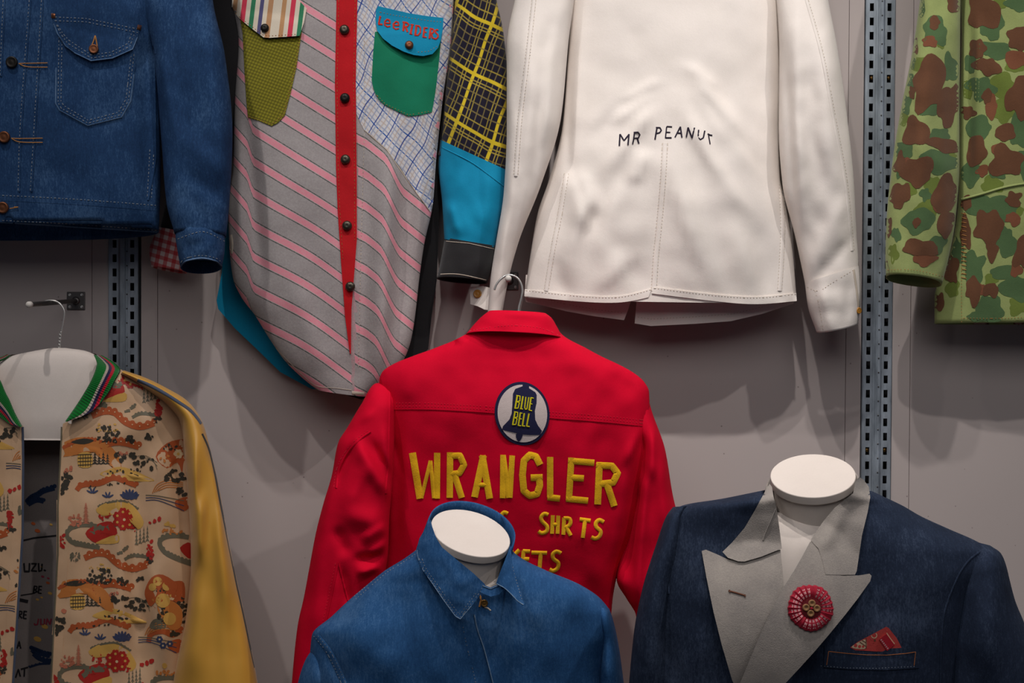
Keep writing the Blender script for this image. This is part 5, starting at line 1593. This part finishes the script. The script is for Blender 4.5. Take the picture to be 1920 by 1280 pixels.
# ------------------------------------------------------------------ indigo shirt on the left form
tm, c, u, w_, n, R = torso('white torso form with tilted neck cap wearing the blue denim shirt', 883, 998, 76.5, 40, 17, .62,
    [(845, 1075, 960, 1075, .575, .05, .05), (760, 1110, 1010, 1110, .57, .075, .07), (690, 1145, 1080, 1145, .565, .085, .08), (640, 1200, 1110, 1200, .56, .095, .085), (630, 1300, 1105, 1300, .56, .10, .085), (660, 1480, 1090, 1480, .56, .09, .085), (670, 1570, 1080, 1570, .56, .085, .08)],
    None, (-.06, -.56))
t = thing('denim_shirt', 'blue denim shirt buttoned to the neck, in front of the red jacket', 'shirt', tuple(P(870, 1600, .56)))
fo = folds([(700, 1090, 640, 1240, 20, .006), (650, 1190, 760, 1260, 40, .008), (780, 1100, 830, 1280, 22, .005), (990, 1100, 1060, 1280, 26, .006), (1080, 1140, 1110, 1280, 18, -.006), (870, 1180, 880, 1290, 14, -.005), (610, 1215, 650, 1290, 10, -.005)], [(.007, 110, 120), (.0025, 36, 44)], 51)
rows = [(818, 962, 940, 968, .585, .085, .05), (797, 1000, 955, 1000, .575, .105, .06), (784, 1026, 960, 1030, .57, .115, .07), (762, 1044, 978, 1046, .57, .118, .08), (722, 1069, 1022, 1068, .565, .118, .09), (686, 1098, 1090, 1097, .56, .118, .095), (655, 1124, 1128, 1124, .56, .118, .098),
        (622, 1155, 1146, 1152, .56, .120, .10), (585, 1190, 1150, 1190, .56, .122, .10), (580, 1240, 1140, 1240, .56, .124, .10), (576, 1285, 1132, 1285, .56, .124, .10), (640, 1440, 1125, 1440, .56, .12, .10), (640, 1600, 1125, 1600, .56, .115, .10)]
full = MB(); loft(full, rows, 130, 130, .88, fold=fo)
S = Surf(full)
neck = [(780, 930), (800, 1010), (836, 1046), (880, 1080), (906, 1103), (920, 1108), (936, 1100), (956, 1052), (968, 1010), (970, 930)]
body = MB(); loft(body, rows, 150, 150, .88, fold=fo, cut=lambda x, y: inside(neck, x, y) or y < 1012)
stroke(body, crv([(593, 1192), (612, 1215), (624, 1235), (637, 1262), (646, 1285), (655, 1320)], 5), 12, S, .0004, .0022, 0)
for k in (-5, 3): stroke(body, [(x + k, y) for x, y in crv([(593, 1192), (612, 1215), (624, 1235), (637, 1262), (646, 1285), (655, 1320)], 5)], 1.3, S, .0022, .0004, 1, (4, 2), step=2)
ss = crv([(781, 1029), (750, 1049), (722, 1067), (690, 1094), (660, 1120)], 5)
for k in (1, 6): stroke(body, [(x + k * .5, y + k) for x, y in ss], 1.3, S, .0010, .0004, 1, (4, 2), step=2)
stroke(body, crv([(970, 1150), (978, 1190), (985, 1235), (990, 1265), (994, 1300)], 5), 1.2, S, .0008, .0003, 1, (4, 2.5), step=2)
stroke(body, crv([(868, 1175), (874, 1205), (880, 1230), (888, 1262), (894, 1290)], 5), 1.2, S, .0008, .0003, 1, (4, 2.5), step=2)
stroke(body, crv([(1142, 1152), (1140, 1200), (1134, 1285)], 5), 5, S, .0004, .0014, 0)
stroke(body, crv([(1137, 1152), (1135, 1200), (1129, 1285)], 5), 1.1, S, .0008, .0003, 1, (4, 2), step=2)
body.build('body', [M['chambray'], M['grey_thread']], t)
fp = MB()
patch(fp, crv([(888, 1150), (894, 1180), (905, 1212), (914, 1245), (924, 1285), (940, 1350)], 5) + [(1010, 1350), (1003, 1285), (995, 1240), (985, 1190), (976, 1140), (955, 1108), (932, 1098), (915, 1106), (900, 1120)], S, .0022, .0022, 0, 7)
SF = Surf(fp, body)
stroke(fp, crv([(889.5, 1152), (895.5, 1180), (906.5, 1212), (915.5, 1245), (925.5, 1285)], 5), 2, SF, .0008, .0006, 1)
stroke(fp, cBC((690, 1105), (660, 1080), (630, 1072)), 3, SF, .0012, .0010, 2, step=2)
stroke(fp, cBC((590, 960), (600, 1010), (585, 1070)), 3.4, SF, .0012, .0008, 3, step=2)
nb = MB()
Dn = Depth([(900, 1100, .700), (920, 1106, .702), (940, 1100, .700), (920, 1120, .704)])
patch(nb, [(893, 1080), (906, 1096), (920, 1101), (934, 1095), (944, 1082), (948, 1100), (936, 1114), (920, 1118), (900, 1110)], Dn, 0, .002, 0, 5)
stroke(nb, [(905, 1098), (920, 1103.5), (935, 1097)], 1.4, Surf(nb), .0006, .0006, 1, step=2)
nb.build('neckband', [M['chambray'], M['chambray_edge']], t)
fo_ = fp.build('button_placket', [M['chambray'], M['chambray_edge'], M['white_thread'], M['tan_thread']], t); sub(fo_, t)
button(908, 1130, 7, SF, M['brass'], fo_)
# collar: band round the neck, then the two flaps
cb = MB()
seg = 60
prev = None
for (rr, hh) in ((1.10, -.052), (1.09, -.03), (1.10, -.006), (1.12, .004), (1.16, .006), (1.20, -.002), (1.26, -.030), (1.34, -.055)):
    cur = []
    for k in range(seg + 1):
        a = math.radians(-22 + 224 * k / seg)
        hk_ = hh + .004 * math.sin(math.radians(224 * k / seg))
        cur.append(cb.add(c + (u * math.cos(a) + w_ * math.sin(a)) * R * (1 + (rr - 1) * (0.5 + .5 * max(0, math.sin(a)))) + n * hk_))
    if prev:
        for k in range(seg): cb.face((prev[k], prev[k + 1], cur[k + 1], cur[k]), 0)
    prev = cur
cb.build('collar_band', M['chambray'], t)
fl = MB()
Dl = Depth([(812, 985, .655), (800, 1000, .65), (783, 1022, .645), (792, 1064, .672), (816, 1104, .69), (861, 1161, .705), (884, 1130, .706), (908, 1099, .702), (880, 1075, .70), (842, 1038, .692), (816, 1000, .675), (830, 1080, .70)], S, .004)
lp = cBC((135, 265), (150, 330), (185, 430), (240, 520), (300, 570), (420, 670), (530, 760), (638, 862), (600, 950), (500, 1080), (410, 1188), (360, 1160), (250, 1010), (150, 860), (60, 730), (15, 620), (5, 540), (30, 440), (90, 340))
patch(fl, lp, Dl, 0, .0022, 0, 6, lift=lambda x, y: .002 * noise.noise(Vector((x / 18, y / 24, 3))))
SL_ = Surf(fl)
for k, ww in ((0, 1), (1, 1)):
    pts = cBC((28, 620), (72, 725), (162, 852), (262, 1000), (372, 1148), (408, 1168), (490, 1066), (586, 940), (622, 868)) if k == 0 else cBC((55, 625), (95, 722), (185, 850), (285, 990), (385, 1120), (408, 1134), (470, 1055), (560, 938))
    stroke(fl, crv(pts, 4), 1.2, SL_, .0006, .0003, 1, (4, 2), step=2)
stroke(fl, crv(cBC((8, 545), (17, 618), (62, 730), (152, 860), (252, 1008), (362, 1158)), 4) + crv(cBC((410, 1186), (500, 1079), (600, 949), (637, 864)), 4), 2.4, SL_, .0006, .0010, 2)
fl.build('collar_flap', [M['chambray'], M['grey_thread'], M['chambray_edge']], t)
fl = MB()
Dr = Depth([(955, 1024, .665), (957, 1044, .672), (966, 1080, .69), (983, 1133, .70), (955, 1115, .705), (930, 1094, .705), (945, 1065, .698)], S, .004)
rp = cBC((872, 495), (880, 560), (885, 640), (905, 740), (940, 860), (985, 1000), (1003, 1045), (985, 1055), (930, 1015), (880, 960), (820, 905), (770, 875), (738, 858), (760, 790), (800, 690), (840, 590))
patch(fl, rp, Dr, 0, .0022, 0, 5, lift=lambda x, y: .002 * noise.noise(Vector((x / 18, y / 24, 8))) + .004 * sstep(1095, 1130, y))
SL_ = Surf(fl)
stroke(fl, crv(cBC((742, 858), (772, 872), (822, 902), (882, 957), (932, 1012), (990, 1050)), 4), 2.2, SL_, .0006, .0010, 2)
stroke(fl, crv(cBC((895, 700), (925, 820), (965, 960), (985, 1020)), 4), 1.2, SL_, .0006, .0003, 1, (4, 2), step=2)
fl.build('collar_flap', [M['chambray'], M['grey_thread'], M['chambray_edge']], t)
for rws, lb in (([(600, 1200, 628, 1204, .56, .02, .03), (590, 1212, 638, 1216, .56, .034, .045), (573, 1236, 652, 1244, .56, .046, .06), (558, 1282, 674, 1288, .56, .058, .065), (540, 1400, 680, 1400, .56, .062, .07), (532, 1560, 650, 1560, .56, .06, .06)], 0),
                ([(1112, 1138, 1142, 1140, .555, .05, .05), (1118, 1162, 1149, 1160, .555, .06, .06), (1122, 1210, 1160, 1210, .55, .066, .065), (1118, 1282, 1170, 1282, .55, .07, .07), (1112, 1400, 1186, 1400, .55, .07, .07), (1120, 1560, 1190, 1560, .55, .06, .06)], 1)):
    sl = MB()
    loft(sl, rws, 72, 60, .88, fold=folds([(600, 1220, 590, 1300, 14, .005)], [(.005, 40, 60)], 55 + lb), lip=.002)
    sl.build('sleeve', [M['chambray']], t)

# ------------------------------------------------------------------ blazer on the right form
tm, c, u, w_, n, R = torso('white torso form with level round neck cap wearing the dark blazer', 1524, 890.5, 78.5, 40.5, -1.5, .74,
    [(1430, 960, 1600, 960, .69, .06, .06), (1370, 990, 1690, 990, .685, .085, .08), (1300, 1020, 1780, 1020, .68, .10, .09), (1270, 1080, 1810, 1080, .68, .108, .09), (1270, 1200, 1800, 1200, .68, .115, .09), (1300, 1400, 1760, 1400, .68, .10, .09), (1310, 1520, 1750, 1520, .68, .09, .085)],
    None, (.41, -.68))
t = thing('denim_blazer', 'dark denim blazer with pale grey peak lapels on a torso form', 'jacket', tuple(P(1540, 1620, .68)))
fo = folds([(1290, 1000, 1330, 1280, 40, .006), (1740, 1020, 1700, 1250, 40, .006), (1225, 1090, 1260, 1280, 18, -.006), (1640, 960, 1700, 1160, 30, .005)], [(.007, 120, 140), (.0025, 40, 50)], 61)
rows = [(1446, 880, 1628, 884, .71, .10, .055), (1442, 905, 1631, 905, .70, .115, .07), (1436, 918, 1634, 920, .70, .12, .075), (1357, 934, 1664, 934, .695, .122, .09), (1275, 949, 1695, 949, .69, .12, .095), (1256, 966, 1724, 966, .69, .118, .097), (1246, 990, 1776, 990, .69, .118, .10), (1236, 1017, 1836, 1017, .69, .12, .10),
        (1228, 1040, 1866, 1038, .69, .122, .10), (1222, 1067, 1872, 1067, .69, .126, .10), (1216, 1128, 1850, 1128, .69, .132, .10), (1212, 1200, 1835, 1200, .69, .136, .10), (1216, 1285, 1825, 1285, .69, .136, .10), (1240, 1450, 1810, 1450, .69, .13, .10), (1235, 1620, 1815, 1620, .69, .13, .10)]
full = MB(); loft(full, rows, 140, 140, .88, fold=fo)
S = Surf(full)
vcut = [(1430, 860), (1428, 915), (1452, 1010), (1452, 1120), (1470, 1130), (1530, 1020), (1590, 960), (1625, 905), (1640, 860)]
body = MB(); loft(body, rows[2:], 150, 150, .88, fold=fo, cut=lambda x, y: inside(vcut, x, y))
sm = crv(cZ((1765, 525), (1700, 560), (1650, 602), (1612, 655), (1588, 705), (1565, 760), (1548, 805), (1530, 880), (1520, 1000), (1515, 1200)), 5)
stroke(body, sm, 5, S, .0002, .0018, 0)
sm2 = crv(cZ((222, 335), (205, 390), (190, 460), (175, 540), (180, 640), (190, 760)), 5)
stroke(body, sm2, 5, S, .0002, .0018, 0)
body.build('body', [M['rawdenim']], t)
for rws, sd in (([(1832, 1016, 1856, 1022, .685, .035, .04), (1826, 1036, 1876, 1036, .685, .07, .07), (1806, 1062, 1886, 1058, .685, .088, .08), (1790, 1094, 1893, 1086, .68, .10, .085), (1778, 1132, 1903, 1124, .68, .105, .088), (1768, 1178, 1923, 1174, .68, .108, .09), (1762, 1285, 1955, 1285, .68, .11, .09), (1756, 1450, 1985, 1450, .68, .105, .09), (1760, 1620, 1985, 1620, .68, .09, .08)], 0),
                ([(1262, 950, 1296, 948, .685, .06, .05), (1250, 966, 1284, 975, .685, .07, .07), (1231, 1018, 1280, 1026, .68, .085, .08), (1203, 1109, 1268, 1115, .675, .095, .088), (1189, 1182, 1264, 1186, .672, .098, .09), (1179, 1285, 1268, 1285, .67, .098, .09), (1166, 1450, 1280, 1450, .68, .10, .09), (1160, 1620, 1275, 1620, .68, .085, .08)], 1)):
    sl = MB()
    f3 = folds([(1870, 1060, 1850, 1280, 24, .008), (1820, 1100, 1800, 1280, 16, -.005)], [(.006, 60, 90)], 66) if sd == 0 else folds([(1225, 1040, 1215, 1280, 18, .006)], [(.006, 50, 90)], 67)
    loft(sl, rws, 84, 100, .88, fold=f3, lip=.002)
    sl.build('sleeve', [M['rawdenim']], t)
# collar and lapels
cb = MB()
prev = None
for (rr, hh) in ((1.14, -.060), (1.10, -.030), (1.09, -.010), (1.11, -.003), (1.15, -.002), (1.20, -.008), (1.27, -.028), (1.33, -.052), (1.37, -.070)):
    cur = []
    for k in range(61):
        a = math.radians(-14 + 208 * k / 60)
        fl_ = 0.62 + .38 * max(0, math.sin(a))
        cur.append(cb.add(c + (u * math.cos(a) + w_ * math.sin(a)) * R * (1 + (rr - 1) * fl_) + n * (hh - .004 - .018 * sstep(.5, 1.6, a))))
    if prev:
        for k in range(60): cb.face((prev[k], prev[k + 1], cur[k + 1], cur[k]), 0)
    prev = cur
cb.build('collar_back', [M['greydenim']], t)
lz = [(1442, 905, .72), (1436, 940, .775), (1460, 950, .80), (1468, 1013, .81), (1400, 992, .80), (1355, 1034, .802), (1388, 1051, .812), (1317, 1031, .795), (1324, 1082, .805), (1353, 1190, .83), (1388, 1285, .842), (1440, 1190, .843), (1470, 1098, .830), (1430, 1090, .83)]
DL = Depth(lz, S, .004)
la = MB()
patch(la, cZ((535, 604), (560, 600), (650, 560), (735, 545), (745, 640), (749, 720), (735, 790), (690, 900), (640, 1000), (590, 1110), (548, 1205), (530, 1240), (500, 1180), (450, 1010), (410, 850), (375, 680), (352, 552), (372, 545), (420, 565), (480, 592)), DL, .0, .003, 0, 7)
SLa = Surf(la)
stroke(la, cZ((482, 745), (520, 755), (566, 769)), 3.4, SLa, .0006, .001, 1, step=2)
for p in (cZ((487, 740), (489, 752)), cZ((561, 763), (563, 774))): stroke(la, p, 3, SLa, .0006, .0014, 1, step=2)
la.build('lapel', [M['greydenim'], M['brown_thread']], t)['label'] = 'left peak lapel with brown buttonhole'
lc = MB()
patch(lc, cZ((672, 240), (683, 225), (694, 240), (702, 290), (716, 340), (730, 440), (742, 540), (690, 560), (640, 580), (560, 603), (530, 602), (480, 585), (453, 556), (500, 510), (560, 440), (610, 355), (645, 290)), DL, .0035, .004, 0, 6)
SLc = Surf(lc)
stroke(lc, cZ((714, 345), (690, 400), (660, 470), (650, 500)), 2.5, SLc, .0004, .001, 0)
lc.build('collar', [M['greydenim']], t)['label'] = 'left side of the pale grey collar'
rz = [(1600, 905, .76), (1630, 915, .735), (1632, 940, .765), (1590, 935, .80), (1560, 955, .82), (1527, 1001, .828), (1504, 1044, .835), (1469, 1101, .842), (1427, 1186, .856), (1388, 1285, .858), (1471, 1285, .86), (1527, 1221, .858), (1585, 1151, .846), (1633, 1080, .825), (1604, 1076, .832), (1615, 1005, .815), (1550, 1077, .846), (1560, 1020, .835)]
DR = Depth(rz, S, .008)
rl = MB()
patch(rl, cZ((960, 660), (1040, 672), (1120, 670), (1168, 662), (1178, 672), (1172, 698), (1110, 785), (1050, 862), (970, 960), (900, 1042), (820, 1130), (745, 1210), (700, 1260), (520, 1260), (540, 1190), (590, 1070), (640, 950), (700, 825), (750, 728), (800, 650), (840, 580), (880, 505), (960, 500)), DR, .0, .003, 0, 7)
rl.build('lapel', [M['greydenim']], t)['label'] = 'right peak lapel'
rc = MB()
patch(rc, cZ((1100, 215), (1118, 192), (1140, 205), (1165, 240), (1172, 290), (1160, 360), (1132, 475), (1118, 570), (1106, 650), (1098, 667), (1040, 668), (955, 666), (940, 600), (920, 540), (882, 500), (900, 470), (945, 405), (1000, 340), (1050, 300), (1088, 272)), DR, .0005, .0008, 0, 6, lift=lambda x, y: .004 * math.exp(-((x - 1580 + (y - 960) * .5) / 14.0) ** 2) * sstep(930, 960, y) * (1 - sstep(1010, 1040, y)))
rc.build('collar', [M['greydenim']], t)['label'] = 'right side of the pale grey collar'
SRl = Surf(rl, rc)
# breast pocket
bp = MB()
patch(bp, [(1546, 1209), (1600, 1213), (1660, 1216), (1723, 1212), (1724, 1230), (1723, 1252), (1660, 1256), (1600, 1255), (1545, 1251)], S, .0020, .0030, 0, 6)
SBp = Surf(bp, body)
stroke(bp, cLP((800, 1100), (820, 965), (1000, 985), (1200, 1000), (1400, 1002), (1600, 985), (1690, 970), (1675, 1105)), 1.3, SBp, .0006, .0004, 1, step=2)
stroke(bp, cLP((740, 1110), (1000, 1130), (1300, 1135), (1690, 1115)), 1.0, SBp, .0006, .0003, 2, (4, 2), step=2)
bp.build('breast_pocket', [M['rawdenim'], M['orange_thread'], M['grey_thread']], t)
# pocket square
tq = thing('pocket_square', 'folded coral red bandana showing from the blazer breast pocket', 'pocket square', tuple(S(1645, 1216)[0]))
ps = MB()
Dq = Depth([(1592, 1215, -S(1592, 1215)[0].y + .002), (1662, 1176, -S(1662, 1180)[0].y + .006), (1691, 1217, -S(1691, 1217)[0].y + .002), (1650, 1225, -S(1650, 1225)[0].y + .001)], S, .0016)
patch(ps, cLP((1035, 925), (1110, 870), (1195, 825), (1280, 780), (1395, 718), (1420, 730), (1500, 830), (1558, 945), (1540, 968), (1300, 965), (1045, 950)), Dq, .0, .003, 0, 5)
SQ = Surf(ps)
poly(ps, SQ, cLP((1050, 922), (1110, 878), (1190, 845), (1195, 930), (1120, 940)), 2, None, .0006)
stroke(ps, cLP((1130, 870), (1190, 912)), 1.6, SQ, .0009, 0, 3, step=2); stroke(ps, cLP((1150, 850), (1195, 880)), 1.6, SQ, .0009, 0, 3, step=2)
stroke(ps, cLP((1195, 830), (1195, 935)), 1.4, SQ, .0009, 0, 3, step=2)
(a_, b_), = cLP((1275, 805)); stroke(ps, disc(a_, b_, 5, n=14), 1.8, SQ, .0008, 0, 2, closed=True, step=2)
(a_, b_), = cLP((1282, 855)); blob(ps, a_, b_, disc(a_, b_, 2, n=6), SQ, .0008, 3)
for x, y, r in ((1090, 905, 3.4), (1130, 915, 3), (1165, 915, 2.4)):
    (a_, b_), = cLP((x, y)); blob(ps, a_, b_, disc(a_, b_, r, n=8), SQ, .0010, 0)
stroke(ps, cLP((1400, 780), (1440, 840), (1480, 890)), 1.8, SQ, .0008, 0, 2, step=2)
pso = ps.build('folded_cloth', [M['bandana'], M['bandana_red'], M['bandana_cream'], M['brown_thread']], tq)
lbm = MB()
patch(lbm, cLP((1325, 845), (1400, 790), (1480, 900), (1405, 960)), SQ, .0020, .0014, 0, 4)
SLb = Surf(lbm)
for k in range(6):
    x, y = 1345 + k * 13, 850 + k * 17
    stroke(lbm, cLP((x - 6, y + 4), (x + 8, y - 6)), 1.5, SLb, .0006, 0, 1, step=1.5); stroke(lbm, cLP((x, y - 8), (x + 4, y + 8)), 1.2, SLb, .0006, 0, 1, step=1.5)
lbm.build('tab', [M['bandana_red'], M['rosewhite']], tq)['label'] = 'small red tab'
# rosette
h = SRl(1519, 1139)
c0 = h[0]; nn = (h[1] + Vector((0, -1.5, 0))).normalized()
tr = thing('rosette', 'pleated red ribbon rosette with four small buttons pinned on the right lapel', 'rosette', tuple(c0))
uu, ww, nn = frame(nn)
rp_ = 42.5 * (D0 + c0.y) / F
ro = MB()
NP = 24
NS = NP * 8
prev = None
for q in range(12):
    s = q / 11
    cur = []
    for k in range(NS):
        a = 2 * math.pi * k / NS
        ph = (k % 8) / 8.0
        saw = ph
        jag = 1 + .05 * (abs(ph - .5) * 2 - .5) * s + .02 * math.sin(a * 5)
        rad = rp_ * (.40 + .60 * s) * (jag if s > .7 else 1)
        hgt = .003 + .0035 * math.sin(math.pi * min(1, s * .9 + .1)) + .0024 * saw * (0.4 + .6 * s)
        cur.append(ro.add(c0 + (uu * math.cos(a) + ww * math.sin(a)) * rad + nn * hgt))
    if prev:
        for k in range(NS):
            ph = k % 8
            mi = 0
            if q in (3, 4, 6, 7, 9) and ph in (2, 3, 5) and (k // 8) % 7 != 3: mi = 1
            ro.face((prev[k], cur[k], cur[(k + 1) % NS], prev[(k + 1) % NS]), mi)
    prev = cur
bkv = [ro.add(ro.v[i] - nn * .006) for i in prev]
for k in range(NS): ro.face((prev[k], bkv[k], bkv[(k + 1) % NS], prev[(k + 1) % NS]), 0)
ro.build('pleated_ribbon', [M['rose'], M['rosewhite']], tr)
ct = MB()
lathe(ct, c0 + nn * .0035, nn, [(rp_ * .47, 0), (rp_ * .47, .002), (rp_ * .42, .0025), (0, .0022)], 28)
ct.build('centre', M['rosedark'], tr)['label'] = 'dark red centre'
for x, y in ((1400 + 640 / 5.334, 1040 + 478 / 5.334), (1400 + 580 / 5.334, 1040 + 520 / 5.334), (1400 + 688 / 5.334, 1040 + 528 / 5.334), (1400 + 625 / 5.334, 1040 + 578 / 5.334)):
    cc = P(x, y, -c0.y) ; cc = cc + nn * ((c0 - cc).dot(nn) + .0058)
    bt = MB(); rb = 6.8 * (D0 + c0.y) / F
    lathe(bt, cc, nn, [(rb, 0), (rb, .0014), (rb * .85, .0024), (rb * .6, .0019), (rb * .35, .0017), (rb * .28, .0008), (0, .0008)], 18)
    bt.build('button', M['woodb'], tr)['label'] = 'small tan button'
kt = MB(); cc = c0 + nn * .0062
lathe(kt, cc, nn, [(.0022, 0), (.0020, .0016), (0, .002)], 10)
kt.build('knot', M['rose'], tr)
